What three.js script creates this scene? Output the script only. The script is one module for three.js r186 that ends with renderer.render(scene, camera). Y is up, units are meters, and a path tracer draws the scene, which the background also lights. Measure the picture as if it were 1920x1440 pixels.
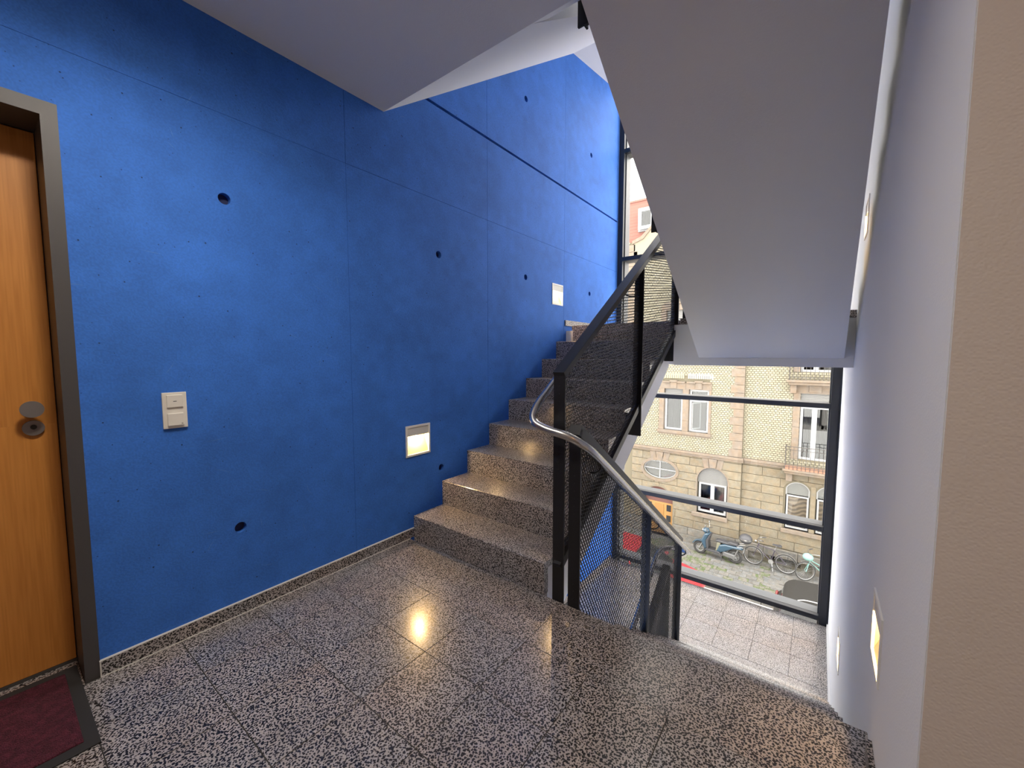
import * as THREE from 'three';
import { RoundedBoxGeometry } from 'three/addons/geometries/RoundedBoxGeometry.js';
import { mergeGeometries } from 'three/addons/utils/BufferGeometryUtils.js';
import { RectAreaLightUniformsLib } from 'three/addons/lights/RectAreaLightUniformsLib.js';
import { Brush, Evaluator, SUBTRACTION } from 'three-bvh-csg';

// ------------------------------------------------------------------ camera, sky, lights, exposure
const scene = new THREE.Scene();
const camera = new THREE.PerspectiveCamera(2 * Math.atan(720 / 762.86) * 180 / Math.PI, 4 / 3, 0.02, 200);
camera.position.set(2.2219, 1.2719, 1.7463);
camera.rotation.order = 'YXZ';
camera.rotation.set(-4.1934 * Math.PI / 180, 37.1921 * Math.PI / 180, 0);
const renderer = new THREE.WebGLRenderer();
renderer.toneMapping = THREE.LinearToneMapping;
renderer.toneMappingExposure = 1.0;
renderer.shadowMap.enabled = true;
scene.background = new THREE.Color().setRGB(7.7, 7.45, 7.0);      // even overcast sky
RectAreaLightUniformsLib.init();
const STEP_LAMP = [0.85, 0.38];      // candela of each recessed step lamp: blue wall, white wall
const CEILING_LAMP = 142, CORRIDOR_LAMP = 46;   // luminance of the two ceiling lamps

// ------------------------------------------------------------------ helpers
const { PI, sin, cos, abs, min, max, sqrt, floor, round } = Math;
function rng(seed) { let a = seed >>> 0; return () => { a = (a + 0x6D2B79F5) >>> 0; let t = a; t = Math.imul(t ^ (t >>> 15), t | 1); t ^= t + Math.imul(t ^ (t >>> 7), t | 61); return ((t ^ (t >>> 14)) >>> 0) / 4294967296; }; }
const rnd = rng(7);
const taken = {};
function numbered(n) { const k = taken[n] = (taken[n] ?? -1) + 1; return k ? n + '_' + String(k).padStart(3, '0') : n; }
function shadows(o) { o.traverse((m) => { if (m.isMesh) { m.castShadow = true; m.receiveShadow = true; } }); return o; }
function thing(name, label, category, group) {
  const o = new THREE.Group(); o.name = numbered(name); o.userData = { label, category };
  if (group) o.userData.group = group;
  scene.add(o); return o;
}
function struct(name, label) { const o = new THREE.Group(); o.name = numbered(name); o.userData = { kind: 'structure', label, category: name.split('_')[0] }; scene.add(o); return o; }
function part(parent, name, geo, mat, label) {
  const m = new THREE.Mesh(geo, mat); m.name = name; m.castShadow = m.receiveShadow = true;
  if (label) m.userData.label = label;
  parent.add(m); return m;
}
function rebase(g, x, y, z) { g.position.add(new THREE.Vector3(x, y, z)); for (const c of g.children) c.position.sub(new THREE.Vector3(x, y, z)); return g; }
// texture coordinates in metres from the side each face points to
function uvm(geo, ou = 0, ov = 0) {
  const g = geo.index ? geo.toNonIndexed() : geo, p = g.attributes.position, n = p.count, uv = new Float32Array(n * 2);
  const a = new THREE.Vector3(), b = new THREE.Vector3(), c = new THREE.Vector3();
  for (let i = 0; i < n; i += 3) {
    a.fromBufferAttribute(p, i); b.fromBufferAttribute(p, i + 1).sub(a); c.fromBufferAttribute(p, i + 2).sub(a); b.cross(c);
    const X = abs(b.x), Y = abs(b.y), Z = abs(b.z);
    for (let k = i; k < i + 3; k++) {
      const x = p.getX(k), y = p.getY(k), z = p.getZ(k);
      const [u, v] = X >= Y && X >= Z ? [z, y] : Y >= Z ? [x, z] : [x, y];
      uv[2 * k] = u + ou; uv[2 * k + 1] = v + ov;
    }
  }
  g.setAttribute('uv', new THREE.BufferAttribute(uv, 2));
  return g;
}
const box = (x0, x1, y0, y1, z0, z1, ou = 0, ov = 0) => uvm(new THREE.BoxGeometry(abs(x1 - x0), abs(y1 - y0), abs(z1 - z0)).translate((x0 + x1) / 2, (y0 + y1) / 2, (z0 + z1) / 2), ou, ov);
const rbox = (x0, x1, y0, y1, z0, z1, r = 0.003, s = 1) => uvm(new RoundedBoxGeometry(abs(x1 - x0), abs(y1 - y0), abs(z1 - z0), s, r).translate((x0 + x1) / 2, (y0 + y1) / 2, (z0 + z1) / 2));
// prism whose outline is given in (z, y), running along x
function prismX(pts, x0, x1, holes = [], bevel = 0) {
  const sh = !Array.isArray(pts) ? pts : new THREE.Shape(pts.map(([z, y]) => new THREE.Vector2(-z, y)));
  for (const h of holes) sh.holes.push(h);
  const g = new THREE.ExtrudeGeometry(sh, { depth: abs(x1 - x0) - 2 * bevel, bevelEnabled: bevel > 0, bevelThickness: bevel, bevelSize: bevel, bevelOffset: -bevel, bevelSegments: 1, curveSegments: 16 });
  g.translate(0, 0, bevel).rotateY(PI / 2).translate(min(x0, x1), 0, 0);   // (-z, y) -> (z, y), depth -> x
  return uvm(g);
}
const rectHole = (z0, z1, y0, y1) => { const p = new THREE.Path(); p.moveTo(-z0, y0); p.lineTo(-z1, y0); p.lineTo(-z1, y1); p.lineTo(-z0, y1); p.closePath(); return p; };
const roundHole = (z, y, r) => { const p = new THREE.Path(); p.absarc(-z, y, r, 0, 2 * PI, true); return p; };
// prism whose outline is given in (x, y), running along z from z0 to z1
function prismZ(sh, z0, z1, bevel = 0, seg = 16) {
  if (Array.isArray(sh)) sh = new THREE.Shape(sh.map(([x, y]) => new THREE.Vector2(x, y)));
  const g = new THREE.ExtrudeGeometry(sh, { depth: abs(z1 - z0) - 2 * bevel, bevelEnabled: bevel > 0, bevelThickness: bevel, bevelSize: bevel, bevelOffset: -bevel, bevelSegments: 2, curveSegments: seg });
  return uvm(g.translate(0, 0, min(z0, z1) + bevel));
}
const tube = (pts, r, seg = 40, rad = 10, closed = false, tension = 0.5) => new THREE.TubeGeometry(new THREE.CatmullRomCurve3(pts.map((p) => new THREE.Vector3(...p)), closed, 'centripetal', tension), seg, r, rad, closed);
function rod(a, b, r, rad = 8) {
  const A = new THREE.Vector3(...a), B = new THREE.Vector3(...b), d = B.clone().sub(A), g = new THREE.CylinderGeometry(r, r, d.length(), rad);
  g.applyQuaternion(new THREE.Quaternion().setFromUnitVectors(new THREE.Vector3(0, 1, 0), d.normalize())); return g.translate((A.x + B.x) / 2, (A.y + B.y) / 2, (A.z + B.z) / 2);
}
const merge = (list) => mergeGeometries(list.map((g) => { const h = g.index ? g.toNonIndexed() : g; for (const k of Object.keys(h.attributes)) if (!['position', 'normal', 'uv', 'color'].includes(k)) h.deleteAttribute(k); return h; }));

// periodic smooth noise on a square of n cells
function pnoise(n, seed) {
  const r = rng(seed), a = new Float32Array(n * n); for (let i = 0; i < a.length; i++) a[i] = r();
  return (u, v) => {
    u *= n; v *= n; let i = floor(u), j = floor(v); let fx = u - i, fy = v - j; fx = fx * fx * (3 - 2 * fx); fy = fy * fy * (3 - 2 * fy);
    i = ((i % n) + n) % n; j = ((j % n) + n) % n; const i1 = (i + 1) % n, j1 = (j + 1) % n;
    return (a[j * n + i] * (1 - fx) + a[j * n + i1] * fx) * (1 - fy) + (a[j1 * n + i] * (1 - fx) + a[j1 * n + i1] * fx) * fy;
  };
}
function texture(size, metres, fn, srgb = true) {
  const d = new Uint8Array(size * size * 4);
  for (let j = 0, k = 0; j < size; j++) for (let i = 0; i < size; i++, k += 4) {
    const c = fn(i / size, j / size); if (c.length) { d[k] = c[0]; d[k + 1] = c[1]; d[k + 2] = c[2]; } else d[k] = d[k + 1] = d[k + 2] = c; d[k + 3] = 255;
  }
  const t = new THREE.DataTexture(d, size, size, THREE.RGBAFormat); t.wrapS = t.wrapT = THREE.RepeatWrapping; t.repeat.set(1 / metres, 1 / metres);
  t.magFilter = THREE.LinearFilter; t.minFilter = THREE.LinearMipmapLinearFilter; t.generateMipmaps = true; if (srgb) t.colorSpace = THREE.SRGBColorSpace; t.needsUpdate = true; return t;
}
const smooth = (a, b, x) => { x = min(1, max(0, (x - a) / (b - a))); return x * x * (3 - 2 * x); };
const clamp8 = (x) => max(0, min(255, x));

// ------------------------------------------------------------------ materials
const std = (o) => new THREE.MeshStandardMaterial(o);
const phy = (o) => new THREE.MeshPhysicalMaterial(o);
const lin = (r, g, b) => new THREE.Color().setRGB(r, g, b);
const M = {};
{
  // polished terrazzo: light matrix with dark chips
  const n = 158, r = rng(1), blob = new Float32Array(n * n * 6);
  for (let k = 0; k < n * n; k++) { const t = r() * PI, s = 0.27 + 0.30 * r(), e = 0.55 + 0.45 * r(); blob.set([r(), r(), cos(t), sin(t), s, s * e], k * 6); }
  const wob = pnoise(330, 2), c = pnoise(24, 3), d = pnoise(7, 4), e = pnoise(700, 5);
  const map = texture(2048, 1.25, (u, v) => {
    const x = u * n, y = v * n, ci = floor(x), cj = floor(y); let best = 9;
    for (let j = -1; j <= 1; j++) for (let i = -1; i <= 1; i++) {
      const q = (((cj + j + n) % n) * n + (ci + i + n) % n) * 6, dx = x - (ci + i + blob[q]), dy = y - (cj + j + blob[q + 1]), a = (dx * blob[q + 2] + dy * blob[q + 3]) / blob[q + 4], b = (dy * blob[q + 2] - dx * blob[q + 3]) / blob[q + 5];
      best = min(best, sqrt(a * a + b * b));
    }
    const k = smooth(0.82, 1.18, best + 0.9 * (wob(u, v) - 0.5)), t = d(u, v) - 0.5, f = (e(u, v) - 0.5) * 30, q = (c(v, u) - 0.5) * 16;
    return [clamp8(18 + k * (149 + f + q + 10 * t)), clamp8(17 + k * (144 + f + q)), clamp8(17 + k * (142 + f + q - 8 * t))];
  });
  M.terrazzo = phy({ map, roughness: 0.34, specularIntensity: 1.0, clearcoat: 0.8, clearcoatRoughness: 0.17 });
  M.terrazzoMatt = std({ map, roughness: 0.5 });
}
{
  // blue painted concrete: fine roller grain, air voids, a few scuffs
  const a = pnoise(9, 11), b = pnoise(40, 12), c = pnoise(500, 13), r = rng(14), S = 2048;
  const pits = new Float32Array(S * S), scr = new Float32Array(S * S);
  for (let k = 0; k < 420; k++) {
    const x = r() * S, y = r() * S, q = 0.8 + 2.4 * r() * r();
    for (let j = -5; j <= 5; j++) for (let i = -5; i <= 5; i++) { const w = 1 - smooth(q * 0.6, q + 0.8, sqrt(i * i + j * j)); const p = ((floor(y + j) + S) % S) * S + (floor(x + i) + S) % S; pits[p] = max(pits[p], w); }
  }
  for (let k = 0; k < 46; k++) {
    let x = r() * S, y = r() * S, t = r() * PI * 2; const L = 15 + 70 * r(), bend = (r() - 0.5) * 0.03;
    for (let i = 0; i < L; i++) { x += cos(t); y += sin(t); t += bend; scr[((floor(y) + S) % S) * S + (floor(x) + S) % S] = 0.75 * sin(PI * i / L); }
  }
  const base = [57, 110, 196];
  M.blue = phy({ specularIntensity: 0.4,
    map: texture(S, 2.5, (u, v) => {
      const p = floor(v * S) * S + floor(u * S), m = 1 + 0.10 * (a(u, v) - 0.5) + 0.07 * (b(u, v) - 0.5) + 0.09 * (c(u, v) - 0.5), s = 1 - 0.55 * pits[p], w = scr[p];
      return base.map((q) => clamp8(q * m * s + w * (190 - q) * 0.5));
    }), roughness: 0.72,
    bumpMap: texture(S, 2.5, (u, v) => { const p = floor(v * S) * S + floor(u * S); return clamp8(120 + 60 * (c(u, v) - 0.5) + 34 * (b(u, v) - 0.5) - 110 * pits[p]); }, false), bumpScale: 0.0016,
  });
  M.bluePlug = std({ color: 0x101d4a, roughness: 0.6 });
}
{
  const a = pnoise(300, 21), b = pnoise(30, 22);
  const bump = texture(1024, 1, (u, v) => clamp8(128 + 90 * (a(u, v) - 0.5) + 30 * (b(u, v) - 0.5)), false);
  M.white = phy({ specularIntensity: 0.4, color: lin(0.84, 0.84, 0.84), roughness: 0.85, bumpMap: bump, bumpScale: 0.0008 });
  M.plaster = std({ color: lin(0.78, 0.76, 0.73), roughness: 0.85, bumpMap: bump, bumpScale: 0.0008 });
}
M.grout = std({ color: lin(0.05, 0.048, 0.046), roughness: 0.9 });
M.caulk = std({ color: lin(0.62, 0.60, 0.56), roughness: 0.7 });
M.steel = std({ color: lin(0.013, 0.013, 0.014), roughness: 0.42, metalness: 0.2 });
M.mesh = std({ color: lin(0.014, 0.014, 0.015), roughness: 0.5, metalness: 0.2 });
M.stainless = std({ color: lin(0.55, 0.54, 0.52), roughness: 0.27, metalness: 1 });
M.frameDark = std({ color: lin(0.018, 0.021, 0.028), roughness: 0.45 });
M.frameLight = std({ color: lin(0.085, 0.092, 0.10), roughness: 0.45 });
M.edgeLight = std({ color: lin(0.6, 0.6, 0.6), roughness: 0.6 });
M.glass = phy({ color: 0xffffff, transmission: 1, roughness: 0, thickness: 0, ior: 1.45, specularIntensity: 0.06 });
M.lampWhite = std({ color: lin(0.78, 0.77, 0.74), roughness: 0.5 });
M.lampCover = std({ color: lin(0.62, 0.61, 0.59), roughness: 0.5 });
M.lampInside = std({ color: lin(0.42, 0.35, 0.23), roughness: 0.55 });
M.bulb = std({ color: 0xffffff, emissive: lin(1, 0.68, 0.32), emissiveIntensity: 5 });
M.switchWhite = std({ color: lin(0.72, 0.69, 0.62), roughness: 0.35 });
M.ink = std({ color: lin(0.03, 0.03, 0.03), roughness: 0.6 });
{
  const a = pnoise(6, 31), b = pnoise(260, 32), c = pnoise(60, 33);
  M.wood = std({ map: texture(1024, 1.0, (u, v) => { const g = 0.5 * b(u * 1.0, v * 0.04) + 0.3 * c(u, v * 0.08) + 0.4 * a(u, v * 0.5); return [clamp8(196 + 30 * (g - 0.6)), clamp8(130 + 28 * (g - 0.6)), clamp8(58 + 22 * (g - 0.6))]; }), roughness: 0.5 });
}
M.doorFrame = std({ color: lin(0.055, 0.052, 0.052), roughness: 0.5 });
M.handle = std({ color: lin(0.28, 0.27, 0.27), roughness: 0.45, metalness: 0.8 });
{
  const a = pnoise(420, 41), b = pnoise(40, 42);
  M.carpet = std({ map: texture(1024, 0.6, (u, v) => { const g = 0.7 * a(u, v) + 0.3 * b(u, v) - 0.5; return [clamp8(72 + 80 * g), clamp8(22 + 50 * g), clamp8(38 + 60 * g)]; }), roughness: 1, bumpMap: texture(512, 0.6, (u, v) => clamp8(255 * a(u, v)), false), bumpScale: 0.004 });
}
M.rubber = std({ color: lin(0.02, 0.02, 0.021), roughness: 0.8 });

// ------------------------------------------------------------------ measures of the stairwell
const H = 0.175, T = 0.2649, W = 2.4014, D = 3.504, FL = 3.15;
const SX0 = 0.0565, SX1 = 1.108, RX0 = 1.402, RX1 = 2.353;      // flights: along the blue wall, along the white wall
const CEIL = 2.766;
const soff1 = (z) => -0.30 - 0.687 * z, soff2 = (z) => 1.241 + 0.665 * (z + 1.915);

// ------------------------------------------------------------------ blue wall: poured concrete panels before a core
const lampSpots = [[-0.095, 0.675, 0], [-1.966, 1.89, 0], [0.075, 0.385, 1], [-1.63, -0.70, 1], [-1.47, 2.07, 1]];   // z, y, 0 = blue wall, 1 = white wall
const LW = 0.2;    // cut-out of a step lamp
{
  const g = struct('wall_left', 'tall blue painted concrete wall along the stairs'); g.userData.category = 'wall';
  const zs = [3.98, 2.8965, 1.6465, 0.3975, -0.8494, -2.0994, -3.50], ys = [[-3.38, -0.787], [-0.7865, -0.15], [-0.132, 2.3634], [2.3634, 3.0], [3.018, 5.5134], [5.5134, 6.4]];
  const holesZ = [1.01, -0.31, -1.392, -2.70], holesY = [-2.72, -1.165, 0.43, 1.985, 3.565];
  const door = [1.517, 2.55, 2.16], gap = 0.0011;
  for (let i = 0; i < zs.length - 1; i++) for (const [y0, y1] of ys) {
    const za = zs[i] - gap, zb = zs[i + 1] + gap, ya = y0 + gap, yb = y1 - gap;
    if (y1 < 0 && zb > 0) continue;
    const inZ = (z) => z < za - 0.06 && z > zb + 0.06, inY = (y) => y > ya + 0.06 && y < yb - 0.06, holes = [];
    let outline = [[za, ya], [zb, ya], [zb, yb], [za, yb]];
    if (y0 < 1 && y1 > 1) {                                   // the doorway cuts into the panels
      if (zb >= door[0] - 1e-3 && za <= door[1]) outline = [[za, door[2]], [zb, door[2]], [zb, yb], [za, yb]];
      else if (zb < door[0] && za > door[0]) outline = [[door[0], ya], [zb, ya], [zb, yb], [za, yb], [za, door[2]], [door[0], door[2]]];
      else if (za > door[1] && zb < door[1]) outline = [[za, ya], [door[1], ya], [door[1], door[2]], [zb, door[2]], [zb, yb], [za, yb]];
    }
    const plugs = [];
    for (const hz of holesZ) for (const hy of holesY) if (inZ(hz) && inY(hy)) { holes.push(roundHole(hz, hy, 0.0255)); plugs.push([hz, hy]); }
    for (const [z, y, side] of lampSpots) if (!side && inZ(z) && inY(y)) holes.push(rectHole(z - LW / 2, z + LW / 2, y - LW / 2, y + LW / 2));
    const p = part(g, 'concrete_panel', prismX(outline, -0.04, i === 2 && y0 > -0.2 && y0 < 1 ? 0.0015 : 0, holes), M.blue);
    for (const [hz, hy] of plugs) part(p, 'tie_plug', new THREE.CylinderGeometry(0.0255, 0.0255, 0.008, 20).rotateZ(PI / 2).translate(-0.034, hy, hz), M.bluePlug);
  }
  const holes = [];
  for (const [z, y, side] of lampSpots) if (!side) holes.push(rectHole(z - LW / 2, z + LW / 2, y - LW / 2, y + LW / 2));
  part(g, 'wall_core', prismX([[4.2, -3.4], [-3.62, -3.4], [-3.62, 6.6], [4.2, 6.6]], -0.30, -0.042, [...holes, rectHole(1.517, 2.55, -0.02, 2.16)]), M.blue);
  part(g, 'wall_core', box(-0.5, -0.30, -0.2, 2.4, 1.2, 2.9), M.white);
}
// white wall on the right, its end and the corridor around the corner
{
  const g = struct('wall_right', 'white plastered wall beside the descending flight'); g.userData.category = 'wall';
  const holes = lampSpots.filter((l) => l[2]).map(([z, y]) => rectHole(z - LW / 2, z + LW / 2, y - LW / 2, y + LW / 2));
  part(g, 'plaster', prismX([[0.7044, -3.4], [-3.62, -3.4], [-3.62, 6.6], [0.7044, 6.6]], W, W + 0.12, holes), M.white);
  part(g, 'wall_core', box(W + 0.12, W + 0.3, -3.4, 6.6, -3.62, 0.7), M.white);
  const c = struct('wall_corridor', 'plain plastered corridor wall around the corner'); c.userData.category = 'wall';
  part(c, 'wall_core', box(W + 0.3, 5.0, -0.4, CEIL, 0.45, 0.7), M.white);
  part(c, 'plaster', box(W + 0.0015, 4.8, 0.0, CEIL, 0.7045, 0.710), M.plaster);
  const e = struct('wall_end', 'far corridor end wall'); e.userData.category = 'wall';
  part(e, 'plaster', box(4.8, 5.0, -0.4, CEIL + 0.1, 0.7044, 4.2), M.plaster);
  const b = struct('wall_back', 'wall behind the landing'); b.userData.category = 'wall';
  part(b, 'plaster', box(-0.3, 5.0, -0.4, CEIL + 0.1, 3.98, 4.2), M.plaster);
}
// floor slabs with terrazzo tiles
function tiles(g, xs, zs, y, seed, skip = () => false) {
  const r = rng(seed);
  for (let i = 0; i < xs.length - 1; i++) for (let j = 0; j < zs.length - 1; j++) {
    if (skip(xs[i], zs[j])) continue;
    const x0 = xs[i] + 0.0018, x1 = xs[i + 1] - 0.0018, z0 = zs[j] + 0.0018, z1 = zs[j + 1] - 0.0018;
    part(g, 'floor_tile', box(x0, x1, y - 0.02, y - 0.0004 * r(), z0, z1, r(), r()), M.terrazzo);
  }
}
const series = (a, step, b, first) => { const o = [a]; let x = first; while (x < b - 0.02) { if (x > a + 0.02) o.push(x); x += step; } o.push(b); return o; };
{
  const g = struct('floor', 'dark speckled terrazzo landing floor in the foreground');
  part(g, 'slab', box(-0.30, 5.0, -0.384, -0.024, 0.003, 4.2), M.white);
  part(g, 'grout_bed', box(-0.18, 4.8, -0.024, -0.0022, 0.004, 3.98), M.grout);
  // long nosing slabs along the stair edge
  const nx = [0.014, 1.23, W];
  for (let i = 0; i < 2; i++) part(g, 'nosing_slab', rbox(nx[i] + (i ? 0.0005 : 0), nx[i + 1] - (i ? 0 : 0.0005), -0.05, 0, 0, 0.3445, 0.002), M.terrazzo);
  tiles(g, series(0.014, 0.308, W, 0.308 + 0.000), [0.346, 0.6525, 0.959, 1.2655, 1.572, 1.8785, 2.185, 2.4915, 2.798, 3.1045, 3.411, 3.7175, 3.98], 0, 51);
  tiles(g, series(W, 0.308, 4.8, 2.464), [0.7044, 0.959, 1.2655, 1.572, 1.8785, 2.185, 2.4915, 2.798, 3.1045, 3.411, 3.7175, 3.98], 0, 52);
  tiles(g, [-0.2, 0.0135], [1.56, 1.8785, 2.185, 2.507], 0, 53);
  const lo = struct('floor', 'pale lit terrazzo half landing below by the window');
  part(lo, 'slab', box(0, W, -1.575 - 0.40, -1.599, -3.478, -2.122), M.white);
  part(lo, 'grout_bed', box(0, W, -1.599, -1.5772, -3.478, -2.123), M.grout);
  part(lo, 'nosing_slab', rbox(SX0, W, -1.625, -1.575, -2.45, -2.119, 0.002), M.terrazzo);
  tiles(lo, series(0.0, 0.3125, W, 0.235), [-3.478, -3.10, -2.776, -2.451], -1.575, 54);
  const up = struct('floor', 'upper half landing slab seen from below');
  part(up, 'slab', box(0, 1.20, 1.178, 1.523, -3.43, -2.155), M.white);
  part(up, 'slab', box(1.20, W, 1.178, 1.523, -3.43, -1.915), M.white);
  part(up, 'nosing_slab', rbox(0.09, 1.2495, 1.525, 1.575, -2.45, -2.119, 0.002), M.terrazzo);
  part(up, 'nosing_slab', rbox(1.2505, W, 1.525, 1.575, -2.45, -1.905, 0.002), M.terrazzo);
  tiles(up, series(0.0, 0.3125, W, 0.235), [-3.43, -3.10, -2.776, -2.451], 1.575, 55);
}
{
  const c = struct('ceiling', 'grey underside of the floor slab above the landing');
  part(c, 'slab', prismX([[0.131, CEIL], [4.2, CEIL], [4.2, FL], [0.0, FL], [0.0, CEIL + 0.1]], 0.0, RX0 - 0.06), M.white);
  part(c, 'slab', prismX([[0.379, CEIL], [4.2, CEIL], [4.2, FL], [0.264, FL], [0.264, soff2(0.264)]], RX0 - 0.06, W), M.white);
  part(c, 'slab', box(W, 5.0, CEIL, FL, 0.45, 4.2), M.white);
  part(c, 'terrazzo_edge', box(0.0, RX0 - 0.06, FL - 0.05, FL + 0.001, -0.001, 0.3), M.terrazzoMatt);
  const u = struct('ceiling', 'white underside of the flight and half landing higher up');
  part(u, 'flight_soffit', prismX([[0.131, CEIL], [-2.251, 4.431], [-2.251, 4.9], [0.0, 3.2]], 0.0, SX1), M.white);
  part(u, 'landing_soffit', prismX([[-2.251, 4.431], [-3.43, 4.62], [-3.43, 4.95], [-2.251, 4.95]], 0.0, W), M.white);
  const r = struct('ceiling', 'roof slab over the stairwell');
  part(r, 'slab', box(-0.3, 5.0, 6.4, 6.7, -3.62, 4.2), M.white);
  part(r, 'slab', box(-0.3, W + 0.3, FL, 6.4, 2.2, 2.4), M.white);
  const b = struct('floor', 'bottom of the stairwell'); part(b, 'slab', box(-0.3, W + 0.3, -3.5, -3.16, -3.62, 0.2), M.white);
}
// ------------------------------------------------------------------ stair flights
function flight(label, x0, x1, z0, y0, dir, n, soffit, riser = 0.002) {
  const g = thing('stair_flight', label, 'stairs'), th = 0.04, r = rng(61 + round(z0 * 10) + round(y0 * 10));
  const P = (s, y) => [z0 + dir * s, y0 + y];
  for (let k = 1; k <= n; k++) {
    const s = (k - 1) * T, y = k * H, c = 0.003;
    const pts = [P(s, y - H), P(s, y - c), P(s + c, y), P(s + T - 0.0005, y), P(s + T - 0.0005, y - th), P(s + th, y - th), P(s + th, y - H)];
    const geo = prismX(dir < 0 ? pts : pts.slice().reverse(), x0, x1);
    const uv = geo.attributes.uv, a = r(), b = r(); for (let i = 0; i < uv.count; i++) uv.setXY(i, uv.getX(i) + a, uv.getY(i) + b);
    part(g, 'step', geo, M.terrazzo);
  }
  if (riser) part(g, 'riser', prismX([P(n * T, n * H), P(n * T, (n + 1) * H - 0.051), P(n * T + 0.03, (n + 1) * H - 0.051), P(n * T + 0.03, n * H)], x0 + riser, x1), M.terrazzo);
  const core = []; for (let k = 1; k <= n; k++) { core.push(P((k - 1) * T + th, (k - 1) * H), P((k - 1) * T + th, k * H - th)); }
  core.push(P(n * T, n * H - th));
  core.push(...soffit);
  part(g, 'concrete_core', prismX(dir < 0 ? core : core.slice().reverse(), x0 + 0.004, x1 - 0.004), M.white, 'white plastered underside and flank');
  return rebase(g, (x0 + x1) / 2, y0, z0);
}
flight('speckled terrazzo stairs rising along the blue wall', SX0, SX1, 0, 0, -1, 8, [[-8 * T, 1.39], [-8 * T, soff1(-8 * T)], [-0.04, soff1(-0.04)]], 0.045);
flight('terrazzo stairs descending beside the white wall towards the window', RX0, RX1, -8 * T, -8 * H - H, 1, 8, [[-0.001, -0.06], [-0.001, -0.46], [-1.9, -1.76], [-8 * T, -1.76]], 0);
flight('stairs overhead with broad grey sloping underside', RX0, RX1, -1.855, 9 * H, 1, 8, [[0.262, 3.1], [0.262, soff2(0.262)], [-1.912, soff2(-1.912)], [-1.905, 1.56]], 0);
flight('lowest terrazzo stairs below the half landing', SX0, SX1, 0, -FL, -1, 8, [[-8 * T, 1.39 - FL], [-8 * T, soff1(-8 * T) - FL], [-0.04, -FL]]);
// ------------------------------------------------------------------ skirting
{
  const g = struct('baseboard_left', 'speckled terrazzo skirting along the blue wall'); g.userData.category = 'baseboard';
  const zs = [-0.24, 0.35, 0.66, 0.965, 1.27, 1.515];
  for (let i = 0; i < zs.length - 1; i++) part(g, 'skirting_tile', box(0.0005, 0.0145, 0.003, 0.062, zs[i] + 0.0008, zs[i + 1] - 0.0008, i * 0.37, i * 0.21), M.terrazzoMatt);
  part(g, 'caulk_line', box(0.0005, 0.013, 0.0622, 0.0655, -0.24, 1.5165), M.caulk);
  part(g, 'caulk_line', box(0.0145, 0.018, 0.0003, 0.0034, 0.0, 1.5165), M.caulk);
  part(g, 'caulk_line', box(0.0005, 0.016, 0.0, 0.0655, 1.5152, 1.5195), M.caulk);
  const u = struct('baseboard_left', 'pale terrazzo skirting on the upper half landing'); u.userData.category = 'baseboard';
  for (let i = 0; i < 4; i++) part(u, 'skirting_tile', box(0.0005, 0.0145, 1.577, 1.637, -2.12 - 0.3275 * (i + 1) + 0.0008, -2.12 - 0.3275 * i - 0.0008, i * 0.3, 0.1), M.terrazzoMatt);
  const lo = struct('baseboard_left', 'pale terrazzo skirting on the lower half landing'); lo.userData.category = 'baseboard';
  for (let i = 0; i < 4; i++) part(lo, 'skirting_tile', box(0.0005, 0.0145, -1.573, -1.513, -2.12 - 0.3275 * (i + 1) + 0.0008, -2.12 - 0.3275 * i - 0.0008, i * 0.3, 0.1), M.terrazzoMatt);
  const r = struct('baseboard_right', 'short terrazzo skirting ending at the top of the descending stairs'); r.userData.category = 'baseboard';
  part(r, 'skirting_tile', box(W - 0.0145, W - 0.0005, 0.002, 0.062, 0.115, 0.40), M.terrazzoMatt);
  part(r, 'skirting_tile', box(W - 0.0145, W - 0.0005, 0.002, 0.062, 0.4015, 0.7044), M.terrazzoMatt);
  part(r, 'skirting_tile', box(W + 0.0, 4.8, 0.002, 0.062, 0.7101, 0.7241), M.terrazzoMatt);
  const q = struct('baseboard_right', 'pale skirting strip at the foot of the white wall on the lower landing'); q.userData.category = 'baseboard';
  part(q, 'skirting_tile', box(W - 0.0145, W - 0.0005, -1.573, -1.513, -3.42, -2.13), M.edgeLight);
}
// ------------------------------------------------------------------ railings
const SL = H / T, RS = 0.0325;     // slope, half width of posts and rails
const TH = Math.atan(SL);
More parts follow.
